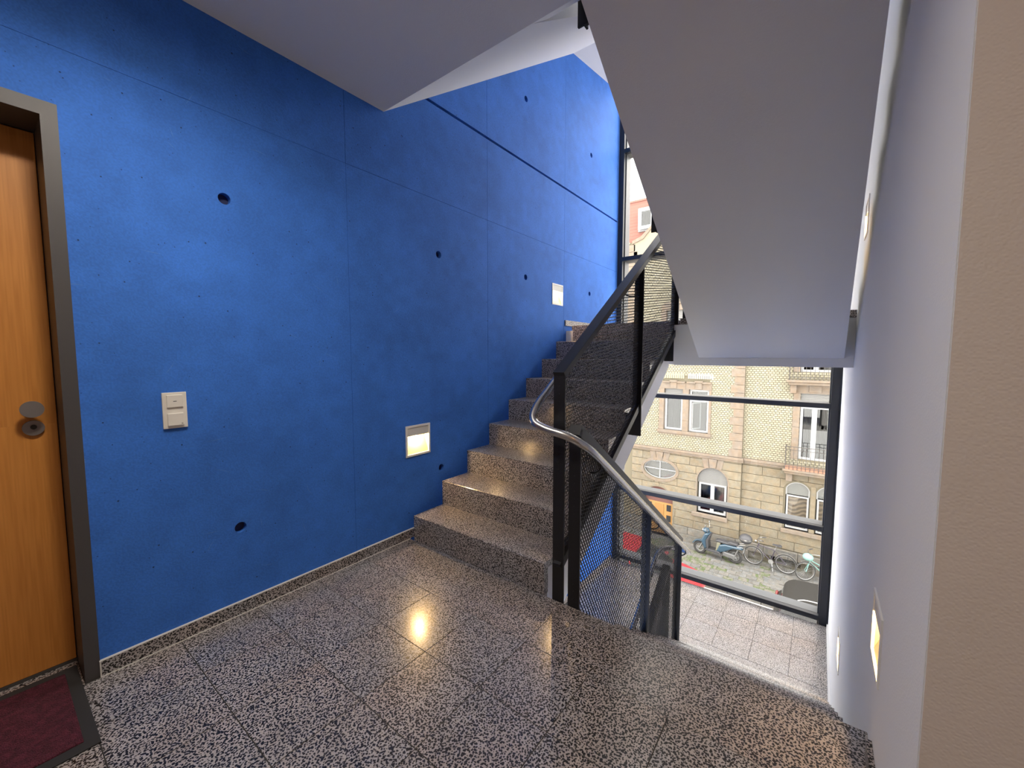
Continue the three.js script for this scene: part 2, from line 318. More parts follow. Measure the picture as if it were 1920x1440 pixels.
// expanded steel mesh in the plane x = xc between two sloping lines; long way of the diamonds along the slope
const strandGeo = new THREE.BoxGeometry(1, 1, 1);
function meshPanel(parent, xc, inside, zr, yr, dirS) {
  const L = 0.0215, S = 0.0105, a = new THREE.Vector3(0, dirS * sin(TH), -cos(TH)), b = new THREE.Vector3(0, cos(TH), dirS * sin(TH)), mats = [];
  const q = new THREE.Quaternion(), bas = new THREE.Matrix4(), pos = new THREE.Vector3(), ex = new THREE.Vector3(1, 0, 0);
  const o = new THREE.Vector3(xc, (yr[0] + yr[1]) / 2, (zr[0] + zr[1]) / 2), len = Math.hypot(L, S);
  const NA = 90, NB = 120;
  for (let i = -NA; i <= NA; i++) for (let j = -NB; j <= NB; j++) {
    if ((i + j) & 1) continue;
    for (const sgn of [1, -1]) {
      pos.copy(o).addScaledVector(a, (i + 0.5) * L).addScaledVector(b, (j + 0.5 * sgn) * S);
      if (pos.z > zr[0] || pos.z < zr[1] || !inside(pos.y, pos.z)) continue;
      const dir = a.clone().multiplyScalar(L).addScaledVector(b, sgn * S).normalize(), nrm = new THREE.Vector3().crossVectors(ex, dir);
      const up = nrm.clone().multiplyScalar(cos(0.55)).addScaledVector(ex, sin(0.55)), side = new THREE.Vector3().crossVectors(dir, up);
      bas.makeBasis(dir.clone().multiplyScalar(len * 1.06), up.clone().multiplyScalar(0.0056), side.clone().multiplyScalar(0.0020)).setPosition(pos);
      mats.push(bas.clone());
    }
  }
  const im = new THREE.InstancedMesh(strandGeo, M.mesh, mats.length); mats.forEach((m, i) => im.setMatrixAt(i, m));
  im.name = 'mesh_panel'; im.userData = { kind: 'stuff', label: 'black expanded steel mesh' }; im.castShadow = im.receiveShadow = true; parent.add(im); return im;
}
// sloping flat bar between two (z, y) points, height measured square to the slope
function slopeBar(xc, half, z0, y0, z1, y1, hgt) {
  const l = Math.hypot(z1 - z0, y1 - y0), a = Math.atan2(y1 - y0, z1 - z0), g = new RoundedBoxGeometry(2 * half, hgt, l, 1, 0.002);
  return g.rotateX(-a).translate(xc, (y0 + y1) / 2, (z0 + z1) / 2);
}
function railing(label, xc, nosing, zTop, zEnd, posts, side, withMesh = true, bot = 0.0, rh = 0.034) {
  const g = thing('stair_railing', label, 'railing', undefined), up = 1.0, d = zEnd < zTop ? -1 : 1;
  const slope = (nosing(zEnd) - nosing(zTop)) / (zEnd - zTop);
  const rail = [zTop, nosing(zTop) + up, zEnd, nosing(zEnd) + up];
  part(g, 'top_rail', slopeBar(xc, RS, rail[0], rail[1] - rh / 2, rail[2], rail[3] - rh / 2, rh), M.steel);
  part(g, 'bottom_rail', slopeBar(xc, 0.022, zTop, nosing(zTop) + bot, zEnd, nosing(zEnd) + bot, 0.045), M.steel);
  for (const [z, low, plate] of posts) {
    const p = part(g, 'post', rbox(xc - RS, xc + RS, low, nosing(z) + up - 0.02, z - 0.006, z + 0.006, 0.002), M.steel);
    part(p, 'post_rib', rbox(xc - 0.005, xc + 0.005, low, nosing(z) + up - 0.05, z - 0.032, z - 0.006, 0.002), M.steel);
    if (plate) part(p, 'fixing_plate', rbox(min(xc, plate[0]), max(xc, plate[0]), low, low + plate[1], z - 0.012, z + 0.0, 0.002), M.steel);
  }
  if (withMesh) meshPanel(g, xc, (y, z) => y < nosing(z) + up - 0.03 && y > nosing(z) + bot - 0.01 && y > -1e9, [max(zTop, zEnd) - 0.008, min(zTop, zEnd)], [nosing((zTop + zEnd) / 2), nosing((zTop + zEnd) / 2) + up], slope < 0 ? 1 : -1);
  return g;
}
const n1 = (z) => 0.185 - SL * z, n0 = (z) => -0.066 + SL * z, n2 = (z) => 1.75 + SL * (z + 1.855), nm = (z) => 0.185 - SL * z - FL;
const r1 = railing('black steel mesh railing of the rising stairs', 1.190, n1, 0, -1.97, [[-0.008, -0.376, null], [-1.085, 0.69, [SX1, 0.16]], [-1.955, 1.21, [SX1, 0.16]]], -1);
const r0 = railing('black steel mesh railing of the descending stairs', 1.281, n0, 0, -1.96, [[-0.008, -0.376, null], [-1.085, -1.05, [RX0, 0.12]], [-1.94, -1.62, [RX0, 0.12]]], 1, true, 0, 0.055);
const r2 = railing('black railing hanging beside the grey underside overhead', 1.290, n2, -1.96, -0.02, [[-0.03, 2.774, [RX0, 0.16]], [-1.10, 2.10, [RX0, 0.16]], [-1.95, 1.39, [RX0, 0.16]]], 1);
const rm = railing('black mesh railing of the lowest stairs seen through another mesh', 1.175, nm, -1.99, -0.2, [[-1.985, -2.0, [SX1, 0.16]], [-1.1, -2.45, [SX1, 0.16]]], -1);
for (const [g, x, y, z] of [[r1, 1.19, -0.376, -0.008], [r0, 1.281, -1.62, -1.94], [r2, 1.29, 1.39, -1.95], [rm, 1.175, -2.45, -1.1]]) rebase(g, x, y, z);
{
  // one stainless handrail that winds from flight to flight
  const hx = 1.078, dx = 1.362, up = (z) => 1.03 - SL * z, dn = (z) => 0.82 + 0.655 * z;
  const g = thing('handrail', 'stainless steel tube handrail winding around the railing posts', 'handrail');
  const pts = [];
  for (let z = -2.0; z <= -0.05; z += 0.13) pts.push([hx, up(z), z]);
  pts.push([hx, 1.045, -0.02], [hx + 0.001, 1.0, 0.04], [hx + 0.008, 0.962, 0.075], [hx + 0.03, 0.935, 0.092], [hx + 0.075, 0.916, 0.095], [1.20, 0.904, 0.092], [1.26, 0.893, 0.085], [1.315, 0.872, 0.068], [1.348, 0.842, 0.035], [dx, 0.805, -0.02]);
  for (let z = -0.12; z > -1.86; z -= 0.13) pts.push([dx, dn(z), z]);
  pts.push([dx, dn(-1.9), -1.90], [dx - 0.003, -0.478, -1.985], [dx - 0.02, -0.515, -2.045], [dx - 0.06, -0.53, -2.085], [1.25, -0.535, -2.10], [1.17, -0.54, -2.095], [1.115, -0.555, -2.06], [1.09, -0.58, -2.0]);
  for (let z = -1.9; z < -0.3; z += 0.13) pts.push([1.085, -0.61 - SL * (z + 1.95), z]);
  part(g, 'tube', tube(pts, 0.0205, 420, 14), M.stainless);
  for (const [x, y, z, px] of [[hx, up(-0.20), -0.20, 1.16], [hx, up(-1.09), -1.09, 1.16], [dx, dn(-0.12), -0.12, 1.31], [dx, dn(-1.09), -1.09, 1.31], [dx, dn(-1.86), -1.86, 1.31]])
    part(g, 'bracket', tube([[x, y - 0.018, z], [x, y - 0.045, z], [x + (px - x) * 0.5, y - 0.068, z], [px, y - 0.072, z]], 0.005, 16, 8), M.steel);
  rebase(g, 1.2, -1.7, -0.3);
}
// ------------------------------------------------------------------ recessed step lamps
lampSpots.forEach(([z, y, side], i) => {
  const labels = ['glowing white recessed wall lamp low beside the first blue wall steps', 'glowing recessed wall lamp high on the blue wall above the stairs', 'glowing recessed lamp in the white wall nearest the camera', 'far glowing recessed lamp low in the white wall near the window', 'glowing recessed lamp in the white wall above the overhead stairs'];
  const g = thing('step_lamp', labels[i], 'lamp', 'recessed lamps lighting the steps');
  const s = side ? -1 : 1, x0 = side ? W : 0, X = (d) => x0 + s * d, A = 0.1075, B = 0.0935, dep = 0.042;    // d > 0 points into the room
  const fr = (a, b, c, e) => box(X(-0.004), X(0.005), y + a, y + b, z + c, z + e);
  part(g, 'frame', merge([fr(B, A, -A, A), fr(-A, -B, -A, A), fr(-B, B, -A, -B), fr(-B, B, B, A)]), M.lampWhite);
  const q = (a, b, c, e, f, h) => box(X(a), X(b), y + c, y + e, z + f, z + h);
  const outline = [[-dep, B], [-dep, 0.012], [-0.003, -B], [-0.005, -B - 0.003], [-dep - 0.004, 0.010], [-dep - 0.004, B + 0.003], [-0.004, B + 0.003], [-0.004, B]];
  const sh = new THREE.Shape(outline.map(([d, yy]) => new THREE.Vector2(X(d), y + yy)));
  part(g, 'reflector', merge([prismZ(sh, z - B, z + B), q(-dep, -0.004, -B, B, -B - 0.003, -B), q(-dep, -0.004, -B, B, B, B + 0.003)]), M.lampInside);
  part(g, 'cover', q(-0.0035, 0.001, 0.034, B, -B, B), M.lampCover);
  part(g, 'bulb', new THREE.CylinderGeometry(0.007, 0.007, 0.15, 10).rotateX(PI / 2).translate(X(-0.02), y + 0.047, z), M.bulb);
  const l = new THREE.PointLight(lin(1, 0.64, 0.28), STEP_LAMP[side], 0, 2); l.position.set(X(-0.019), y + 0.036, z); l.castShadow = true; l.shadow.radius = 0.4; l.name = 'lamp_light'; g.add(l);
  rebase(g, x0, y - A, z);
});
// ------------------------------------------------------------------ switch, door, mat, corridor lamp
{
  const g = thing('light_switch', 'white double light switch with two square rockers on the blue wall', 'switch');
  const z0 = 1.195, z1 = 1.279, y0 = 0.953, y1 = 1.108, zc = (z0 + z1) / 2;
  part(g, 'cover_frame', rbox(0.001, 0.011, y0, y1, z0, z1, 0.002, 2), M.switchWhite);
  const top = part(g, 'rocker', rbox(0.009, 0.017, 1.044, 1.097, zc - 0.0275, zc + 0.0275, 0.002, 2), M.switchWhite);
  part(top, 'indicator', box(0.0168, 0.0174, 1.069, 1.0715, zc - 0.006, zc + 0.006), M.ink);
  const low = part(g, 'rocker', rbox(0.009, 0.019, 0.965, 1.018, zc - 0.0275, zc + 0.0275, 0.002, 2), M.switchWhite);
  part(low, 'symbol', box(0.0188, 0.0192, 0.970, 0.975, zc - 0.024, zc - 0.018), std({ color: lin(0.3, 0.29, 0.27), roughness: 0.6 }));
  rebase(g, 0, y0, zc);
}
{
  const g = struct('door_1', 'brown wooden flat door in a dark steel frame'); g.userData.category = 'door';
  const z0 = 1.517, z1 = 2.55, y1 = 2.16, fw = 0.043, lx = -0.195;
  const f = (d) => [box(-0.20, 0.006, -0.002, y1, z0, z0 + d), box(-0.20, 0.006, -0.002, y1, z1 - d, z1), box(-0.20, 0.006, y1 - d * 1.15, y1, z0 + d, z1 - d)];
  part(g, 'frame', merge(f(fw)), M.doorFrame);
  part(g, 'leaf', rbox(lx - 0.04, lx, 0.012, y1 - fw * 1.15 - 0.003, z0 + fw + 0.002, z1 - fw - 0.002, 0.002), M.wood);
  part(g, 'threshold', box(lx - 0.05, lx + 0.004, -0.004, 0.011, z0 + fw, z1 - fw), M.doorFrame);
  const disc = (r, t, x, y, z) => new THREE.CylinderGeometry(r, r, t, 32).rotateZ(PI / 2).translate(x, y, z);
  const kz = 1.627;
  const k = part(g, 'door_knob', merge([disc(0.031, 0.010, lx + 0.052, 1.064, kz), disc(0.011, 0.05, lx + 0.025, 1.064, kz), disc(0.026, 0.008, lx + 0.004, 1.064, kz)]), M.handle, 'flat round metal knob');
  const c = part(g, 'lock_rosette', disc(0.029, 0.010, lx + 0.006, 0.988, kz - 0.002), M.handle);
  part(c, 'lock_cylinder', disc(0.0085, 0.014, lx + 0.012, 0.992, kz - 0.002), M.ink);
}
{
  const g = thing('doormat', 'dark burgundy doormat with black rubber edge before the door', 'doormat');
  part(g, 'rubber_edge', rbox(-0.15, 0.395, 0.0005, 0.006, 1.568, 2.35, 0.002), M.rubber);
  part(g, 'carpet_pile', rbox(-0.11, 0.355, 0.003, 0.011, 1.603, 2.315, 0.003), M.carpet);
  rebase(g, 0.12, 0.0005, 1.96);
}
function ceilingLamp(label, x, z, tone, power, deep) {
  const g = thing('ceiling_lamp', label, 'lamp'), c = [x, CEIL, z];
  part(g, 'housing', new THREE.CylinderGeometry(0.17, 0.17, 0.03, 40).translate(c[0], c[1] - 0.016, c[2]), M.lampWhite);
  part(g, 'diffuser', new THREE.CylinderGeometry(0.155, 0.14, 0.04, 40).translate(c[0], c[1] - 0.05, c[2]), std({ color: lin(0.8, 0.78, 0.72), emissive: tone, emissiveIntensity: 3 }));
  if (deep) part(g, 'added_shade_ring', new THREE.LatheGeometry([[0.165, 0], [0.165, deep], [0.172, deep], [0.172, 0], [0.165, 0]].map(([r, h]) => new THREE.Vector2(r, -h)), 48).translate(c[0], c[1] - 0.03, c[2]), M.lampWhite);  // unseen collar, added to keep lamp light off the upper wall
  const l = new THREE.RectAreaLight(tone, power, 0.27, 0.27); l.position.set(c[0], c[1] - 0.075, c[2]); l.rotation.x = -PI / 2; l.name = 'lamp_light'; g.add(l);
  rebase(g, c[0], c[1] - 0.07, c[2]);
}
ceilingLamp('round neutral white ceiling lamp over the landing', 1.0, 1.42, lin(1, 0.91, 0.80), CEILING_LAMP, 0.105);
ceilingLamp('round warm ceiling lamp in the corridor around the corner', 3.5, 2.5, lin(1, 0.56, 0.31), CORRIDOR_LAMP);
// ------------------------------------------------------------------ window wall
{
  const g = struct('window_1', 'tall dark framed stairwell window over the street'); g.userData.category = 'window';
  const z0 = -D, zi = z0 - 0.055, zo = z0 - 0.20, w = 0.068;
  const ybot = -3.2, ytop = 6.4;
  for (const [a, b, c] of [[0.001, w, 'l'], [W - w - 0.014, W - 0.012, 'r']]) {
    part(g, 'mullion', rbox(a, b, ybot, ytop, zi, z0, 0.002), M.frameDark);
    part(g, 'outer_mullion', box(c === 'l' ? a : a - 0.012, c === 'l' ? b + 0.012 : b, ybot, ytop, zo, zi - 0.004), M.frameLight);
  }
  part(g, 'mullion', rbox(W - 0.011, W - 0.0005, ybot, ytop, zi, z0 + 0.01, 0.001), M.frameDark);
  const bars = [-2.75, -1.525, -0.557, 0.741, 1.66, 2.525, 3.9, 5.0];
  for (const y of bars) {
    part(g, 'transom', rbox(w, W - w - 0.014, y - 0.026, y + 0.026, zi, z0, 0.002), M.frameDark);
    part(g, 'outer_transom', box(w + 0.012, W - w - 0.026, y - 0.026, y + 0.026, zo, zi - 0.004), M.frameLight);
  }
  for (let i = 0; i < bars.length - 1; i++) {
    part(g, 'pane', box(w + 0.005, W - w - 0.019, bars[i] + 0.02, bars[i + 1] - 0.02, zo + 0.03, zo + 0.034), M.glass);
  }
  part(g, 'pane', box(w + 0.005, W - w - 0.019, 5.02, ytop, zo + 0.03, zo + 0.034), M.glass);
  part(g, 'pane', box(w + 0.005, W - w - 0.019, ybot, -2.77, zo + 0.03, zo + 0.034), M.glass);
}
// ================================================================== the street outside
const ZF = -16.5, YS = -6.85;
const noiseTex = (seed, size, metres, base, amp, tint = 0) => { const a = pnoise(round(metres * 40), seed), b = pnoise(round(metres * 9), seed + 1), c = pnoise(round(metres * 160), seed + 2); return texture(size, metres, (u, v) => { const g = amp * (0.35 * a(u, v) + 0.4 * b(u, v) + 0.25 * c(u, v) - 0.5), t = tint * (b(v, u) - 0.5); return [clamp8(base[0] + g + t), clamp8(base[1] + g), clamp8(base[2] + g - t)]; }); };
const sandMap = noiseTex(71, 512, 2, [214, 198, 168], 50, 12), pinkMap = noiseTex(74, 512, 2, [212, 191, 168], 44, 12), greyMap = noiseTex(77, 512, 2, [166, 160, 150], 60, 10), paveMap = noiseTex(80, 512, 2, [166, 160, 146], 70, 10), roadMap = noiseTex(83, 512, 2, [132, 128, 124], 46, 4);
const sand = [0.92, 1.0, 1.06].map((k) => std({ map: sandMap, color: lin(k, k, k).multiplyScalar(0.21), roughness: 0.9 }));
const pink = std({ map: pinkMap, color: lin(0.22, 0.222, 0.226), roughness: 0.9 }), plinthM = [0.9, 1.0].map((k) => std({ map: greyMap, color: lin(k, k, k).multiplyScalar(0.36), roughness: 0.9 }));
const mossMap = (() => { const a = pnoise(24, 91), b = pnoise(120, 92); return texture(512, 2, (u, v) => { const k = smooth(0.42, 0.62, 0.6 * a(u, v) + 0.4 * b(u, v)), g = 40 * (b(v, u) - 0.5); return [clamp8(164 + g - 44 * k), clamp8(158 + g - 22 * k), clamp8(144 + g - 58 * k)]; }); })();
const paveM = [0.37, 0.33].map((k) => std({ map: paveMap, color: lin(k * 0.88, k * 0.93, k * 1.08), roughness: 0.95 })).concat(std({ map: mossMap, color: lin(0.37, 0.37, 0.40), roughness: 0.95 }));
const roadBounceM = std({ map: roadMap, color: lin(2.3, 2.25, 2.2), roughness: 0.95 });  // colour raised well above asphalt, to bounce light onto soffits and ceiling
const mortar = std({ color: lin(0.118, 0.103, 0.07), roughness: 0.95 });
const pvc = std({ color: lin(0.26, 0.265, 0.27), roughness: 0.35 });
const shutterM = std({ color: lin(0.13, 0.13, 0.125), roughness: 0.5 });
const paneM = phy({ color: lin(0.9, 0.92, 0.92), transmission: 1, thickness: 0, roughness: 0, ior: 1.5 }), netM = std({ color: lin(0.14, 0.138, 0.135), roughness: 0.95 });
const curtainM = (() => { const a = pnoise(5, 95); return std({ map: texture(256, 0.8, (u, v) => { const w = sin((v + 0.10 * cos(2 * PI * u) + 0.08 * a(u, v)) * 2 * PI * 5); return [clamp8(104 + 20 * w), clamp8(90 + 18 * w), clamp8(76 + 15 * w)]; }), roughness: 0.9 }); })();
const iron = std({ color: lin(0.05, 0.045, 0.042), roughness: 0.6 });
const oak = std({ color: lin(0.30, 0.16, 0.05), roughness: 0.5 }), oakDark = std({ color: lin(0.25, 0.13, 0.038), roughness: 0.5 });
const redBrown = std({ color: lin(0.11, 0.045, 0.035), roughness: 0.7 });
const brickRed = std({ color: lin(0.25, 0.13, 0.085), roughness: 0.85 });
const roofRed = std({ color: lin(0.20, 0.085, 0.066), roughness: 0.85 });
const slotM = std({ color: lin(0.06, 0.055, 0.05), roughness: 0.9 });

const archShape = (x0, x1, y0, ys, top, hole = false) => {            // segment or round headed opening
  const w = (x1 - x0) / 2, s = top - ys, R = (w * w + s * s) / (2 * s), cy = top - R, cx = (x0 + x1) / 2, a = Math.asin(min(1, w / R));
  const p = hole ? new THREE.Path() : new THREE.Shape(); p.moveTo(x0, y0); p.lineTo(x1, y0); p.lineTo(x1, ys); p.absarc(cx, cy, R, PI / 2 - a, PI / 2 + a, false); p.closePath(); return p;
};
const rectPath = (x0, x1, y0, y1) => { const p = new THREE.Path(); p.moveTo(x0, y0); p.lineTo(x1, y0); p.lineTo(x1, y1); p.lineTo(x0, y1); p.closePath(); return p; };
const ellip = (x, y, rx, ry, C = THREE.Shape) => { const p = new C(); p.absellipse(x, y, rx, ry, 0, 2 * PI, false, 0); return p; };
const REC = 0.11;                                                       // the right hand bay stands back by this much
const bld = thing('apartment_building', 'pale yellow brick apartment house with sandstone ground floor across the street', 'building');
{
  const op = {
    oval: ellip(-3.335, -3.87, 0.71, 0.42), arch1: archShape(-1.745, -0.595, -5.42, -4.0, -3.45), arch2: archShape(1.36, 2.11, -5.35, -3.80, -3.53),
    arch3: archShape(2.30, 3.05, -5.35, -3.80, -3.53), door: archShape(-4.0, -2.72, -6.9, -5.25, -4.66),
  };
  const holePts = (s) => { const p = new THREE.Path(); p.setFromPoints(s.getPoints(24)); return p; };
  const wins = [[-3.22, -2.42, -2.03, -0.22], [-2.20, -1.39, -2.03, -0.22], [-3.22, -2.42, 1.35, 3.15], [-2.20, -1.39, 1.35, 3.15], [-6.9, -6.1, -2.03, -0.22], [-6.9, -6.1, 1.35, 3.15]];
  const doors = [[1.67, 2.62, -2.64, -0.17], [1.62, 2.62, 0.62, 3.0]];
  // core walls with the openings cut through
  const left = new THREE.Shape([[-9, -7.0], [-0.12, -7.0], [-0.12, 6.3], [-9, 6.3]].map((q) => new THREE.Vector2(...q)));
  for (const k of ['oval', 'arch1', 'door']) left.holes.push(holePts(op[k]));
  for (const w of wins) left.holes.push(rectPath(...w));
  part(bld, 'wall_core', prismZ(left, ZF - 0.45, ZF - 0.035), mortar);
  const right = new THREE.Shape([[-0.12, -7.0], [6, -7.0], [6, 6.3], [-0.12, 6.3]].map((q) => new THREE.Vector2(...q)));
  for (const k of ['arch2', 'arch3']) right.holes.push(holePts(op[k])); right.holes.push(rectPath(0.95, 1.95, -6.82, -6.56));
  for (const w of doors) right.holes.push(rectPath(...w));
  part(bld, 'wall_core', prismZ(right, ZF - 0.5, ZF - REC - 0.035), mortar);
  const room = std({ color: lin(0.42, 0.40, 0.37), roughness: 0.9 });
  for (const [n, g] of [['room_wall', box(-9, 6, -7, 6.3, ZF - 3.1, ZF - 3.0)], ['room_wall', box(-9.1, -9, -7, 6.3, ZF - 3.1, ZF - 0.1)], ['room_wall', box(6, 6.1, -7, 6.3, ZF - 3.1, ZF - 0.1)], ['room_floor', box(-9, 6, -7.1, -6.85, ZF - 3.1, ZF - 0.46)], ['room_floor', box(-9, 6, -3.1, -2.75, ZF - 3.1, ZF - 0.51)], ['room_floor', box(-9, 6, 0.4, 0.6, ZF - 3.1, ZF - 0.51)], ['room_floor', box(-9, 6, 3.8, 4.0, ZF - 3.1, ZF - 0.51)], ['room_floor', box(-9, 6, 6.2, 6.3, ZF - 3.1, ZF - 0.46)], ['room_wall', box(-0.3, -0.1, -7, 6.3, ZF - 3.1, ZF - 0.51)], ['room_wall', box(-4.8, -4.6, -7, 6.3, ZF - 3.1, ZF - 0.46)]]) part(bld, n, g, room);
  // header bond brickwork: each brick is real, too small to pick apart
  const brick = (x0, x1, y0, y1, z, skip, seed) => {
    const pw = 0.117, ph = 0.0805, g0 = new THREE.BoxGeometry(pw - 0.016, ph - 0.015, 0.05), list = [], r = rng(seed), tones = [[0.205, 0.187, 0.132], [0.20, 0.182, 0.124], [0.195, 0.177, 0.124], [0.21, 0.196, 0.146], [0.187, 0.168, 0.116]];
    for (let j = 0, y = y0 + ph / 2; y < y1; j++, y += ph) for (let x = x0 + (j % 2 ? pw / 2 : pw); x < x1; x += pw) {
      if (skip(x, y)) { r(); r(); continue; }
      const g = g0.clone().translate(x, y, z - 0.025 - 0.003 * r()).toNonIndexed(), c = tones[floor(r() * 5)], col = new Float32Array(108); for (let i = 0; i < 108; i++) col[i] = c[i % 3];
      g.setAttribute('color', new THREE.BufferAttribute(col, 3)); list.push(g);
    }
    const m = part(bld, 'brickwork', mergeGeometries(list), std({ vertexColors: true, roughness: 0.6 })); m.userData.kind = 'stuff'; return m;
  };
  const inR = (x, y, q, e = 0.03) => x > q[0] - e && x < q[1] + e && y > q[2] - e && y < q[3] + e;
  brick(-9, -0.16, -2.86, 6.3, ZF, (x, y) => wins.some((q) => inR(x, y, q)) || (x > -0.42 && y < 6.3) || (inR(x, y, [-3.25, -1.36, -0.05, 0.34], 0)) || (x < -4.62 && x > -4.95), 101);
  brick(-0.24, 3.2, -2.86, 6.3, ZF - REC, (x, y) => doors.some((q) => inR(x, y, q)), 102);
  // soldier course over the paired windows
  for (const wx of [[-3.3, -2.4], [-2.25, -1.3]]) for (let x = wx[0]; x < wx[1]; x += 0.083) part(bld, 'soldier_brick', box(x, x + 0.07, 0.235, 0.45, ZF - 0.05, ZF + 0.004), std0(x));
  function std0(x) { return (std0.m ??= [std({ color: lin(0.195, 0.18, 0.122), roughness: 0.6 }), std({ color: lin(0.22, 0.21, 0.175), roughness: 0.6 })])[x > -2.35 ? 1 : 0]; }
  // quoins at the corner of the projecting bay
  for (let k = 0; k < 28; k++) {
    const y0 = -2.85 + k * 0.323, wide = k % 2 === 0;
    part(bld, 'quoin', rbox(wide ? -0.60 : -0.48, -0.13, y0 + 0.006, y0 + 0.317, ZF - 0.2, ZF + 0.02, 0.006), pink);
    part(bld, 'quoin', rbox(-4.95, wide ? -4.55 : -4.66, y0 + 0.006, y0 + 0.317, ZF - 0.2, ZF + 0.02, 0.006), pink);
  }
  // sandstone courses, each block its own piece, cut where openings are
  const ev = new Evaluator(); ev.attributes = ['position', 'normal']; ev.useGroups = false;
  const cutters = [
    [op.oval, ellip(-3.335, -3.87, 0.83, 0.54)], [op.arch1, archShape(-1.80, -0.54, -5.42, -4.0, -3.40)], [op.arch2, archShape(1.30, 2.17, -5.35, -3.80, -3.47)], [op.arch3, archShape(2.24, 3.11, -5.35, -3.80, -3.47)], [op.door, archShape(-4.06, -2.66, -6.9, -5.25, -4.60)],
  ].map(([, s]) => { const g = prismZ(s, ZF - 1, ZF + 1); const b = new THREE.Box3().setFromBufferAttribute(g.attributes.position); const br = new Brush(g); br.updateMatrixWorld(); return { b, br }; });
  const block = (x0, x1, y0, y1, z, mat, name = 'stone_block') => {
    for (const cx of [-3.335, -1.17, 1.735, 2.675]) if (x0 < cx - 0.02 && x1 > cx + 0.02 && cutters.some((c) => c.b.min.x < cx && c.b.max.x > cx && c.b.max.y > y0 && c.b.min.y < y1)) { block(x0, cx - 0.003, y0, y1, z, mat, name); block(cx + 0.003, x1, y0, y1, z, mat, name); return; }
    let geo = new RoundedBoxGeometry(x1 - x0, y1 - y0, 0.14, 1, 0.010).translate((x0 + x1) / 2, (y0 + y1) / 2, z - 0.07);
    const bb = new THREE.Box3(new THREE.Vector3(x0, y0, z - 0.14), new THREE.Vector3(x1, y1, z));
    for (const c of cutters) if (c.b.intersectsBox(bb)) { const a = new Brush(geo); a.updateMatrixWorld(); geo = ev.evaluate(a, c.br, SUBTRACTION).geometry; if (!geo.attributes.position.count) return; }
    part(bld, name, uvm(geo, rnd() * 2, rnd() * 2), mat);
  };
  const courses = []; for (let y = -6.2; y < -3.12; y += 0.342) courses.push([y + 0.008, min(y + 0.334, -3.06)]);
  courses.forEach(([y0, y1], j) => {
    const run = (x0, x1, z, offs) => { let x = x0; let k = 0; const r = rng(200 + j * 7 + round(x0 * 10)); while (x < x1 - 0.02) { let n = min(x1, x + (k === 0 ? offs : 0.75 + 0.75 * r())); if (x1 - n < 0.35) n = x1; block(x + 0.004, n - 0.004, y0, y1, z, sand[floor(r() * 3)]); x = n; k++; } };
    run(-9, -4.62, ZF - 0.06, 0.6 + 0.4 * (j % 2)); run(-4.6, -0.12, ZF + 0.01, 0.5 + 0.55 * (j % 2)); run(-0.12, 5, ZF - REC + 0.005, 0.7 + 0.6 * (j % 2));
  });
  // plinth of grey blocks, a cellar slot left open
  for (const [y0, y1, z] of [[-6.52, -6.21, ZF + 0.05], [-6.86, -6.53, ZF + 0.07]]) {
    let x = -9, k = 0; const r = rng(300 + round(y0 * 10));
    while (x < 5) { const n = x + 0.7 + 0.5 * r(); if (!(y0 < -6.6 && ((x < 1.25 && n > 0.95) || (x > 1.2 && x < 1.9)))) block(x + 0.006, n - 0.006, y0, y1, z, plinthM[k % 2], 'plinth_block'); x = n; k++; }
  }
  for (const x of [1.15, 1.4, 1.65]) part(bld, 'cellar_grille_bar', rod([x, -6.9, ZF - 0.005], [x, -6.5, ZF - 0.005], 0.012, 6), iron);
  // cornice between stone and brick
  for (const [x0, x1, z] of [[-9, -4.62, ZF + 0.05], [-4.6, -0.06, ZF + 0.12], [-0.06, 5, ZF + 0.02]]) {
    part(bld, 'cornice', rbox(x0, x1, -2.96, -2.86, ZF - 0.2, z, 0.015, 2), pink);
    part(bld, 'cornice', rbox(x0, x1, -3.05, -2.955, ZF - 0.2, z - 0.04, 0.015, 2), pink);
  }
  // voussoirs above the oval and the arched windows
  const wedge = (xb, xt, yb, yt, z) => part(bld, 'keystone', prismZ([[xb[0], yb], [xb[1], yb], [xt[1], yt], [xt[0], yt]], ZF - 0.1, z, 0.008), pink);
  wedge([-3.44, -3.23], [-3.50, -3.17], -3.45, -3.06, ZF + 0.06); wedge([-3.68, -3.46], [-3.79, -3.52], -3.48, -3.06, ZF + 0.03); wedge([-3.21, -2.99], [-3.15, -2.88], -3.48, -3.06, ZF + 0.03);
  wedge([-1.28, -1.06], [-1.33, -1.0], -3.44, -3.06, ZF + 0.06); wedge([-1.50, -1.30], [-1.60, -1.35], -3.47, -3.06, ZF + 0.03); wedge([-1.04, -0.84], [-0.98, -0.75], -3.47, -3.06, ZF + 0.03);
  // oval window
  const ring = (s, t, z0, z1, name, mat, parent) => { const a = s(0); a.holes.push(new THREE.Path().setFromPoints(s(-t).getPoints(48))); return part(parent, name, prismZ(a, z0, z1, 0, 48), mat); };
  ring((d) => ellip(-3.335, -3.87, 0.83 + d, 0.54 + d), 0.115, ZF - 0.12, ZF + 0.04, 'oval_surround', pink, bld);
  const ow = ring((d) => ellip(-3.335, -3.87, 0.715 + d, 0.425 + d), 0.035, ZF - 0.14, ZF - 0.08, 'oval_window', pvc, bld);
  part(ow, 'muntin', box(-3.355, -3.315, -4.27, -3.47, ZF - 0.14, ZF - 0.085), pvc); part(ow, 'muntin', box(-4.03, -2.64, -3.888, -3.852, ZF - 0.14, ZF - 0.085), pvc);
  part(ow, 'pane', prismZ(ellip(-3.335, -3.87, 0.70, 0.41), ZF - 0.13, ZF - 0.12, 0, 48), paneM); part(ow, 'blind', prismZ(ellip(-3.335, -3.87, 0.70, 0.41), ZF - 0.24, ZF - 0.235, 0, 32), netM);
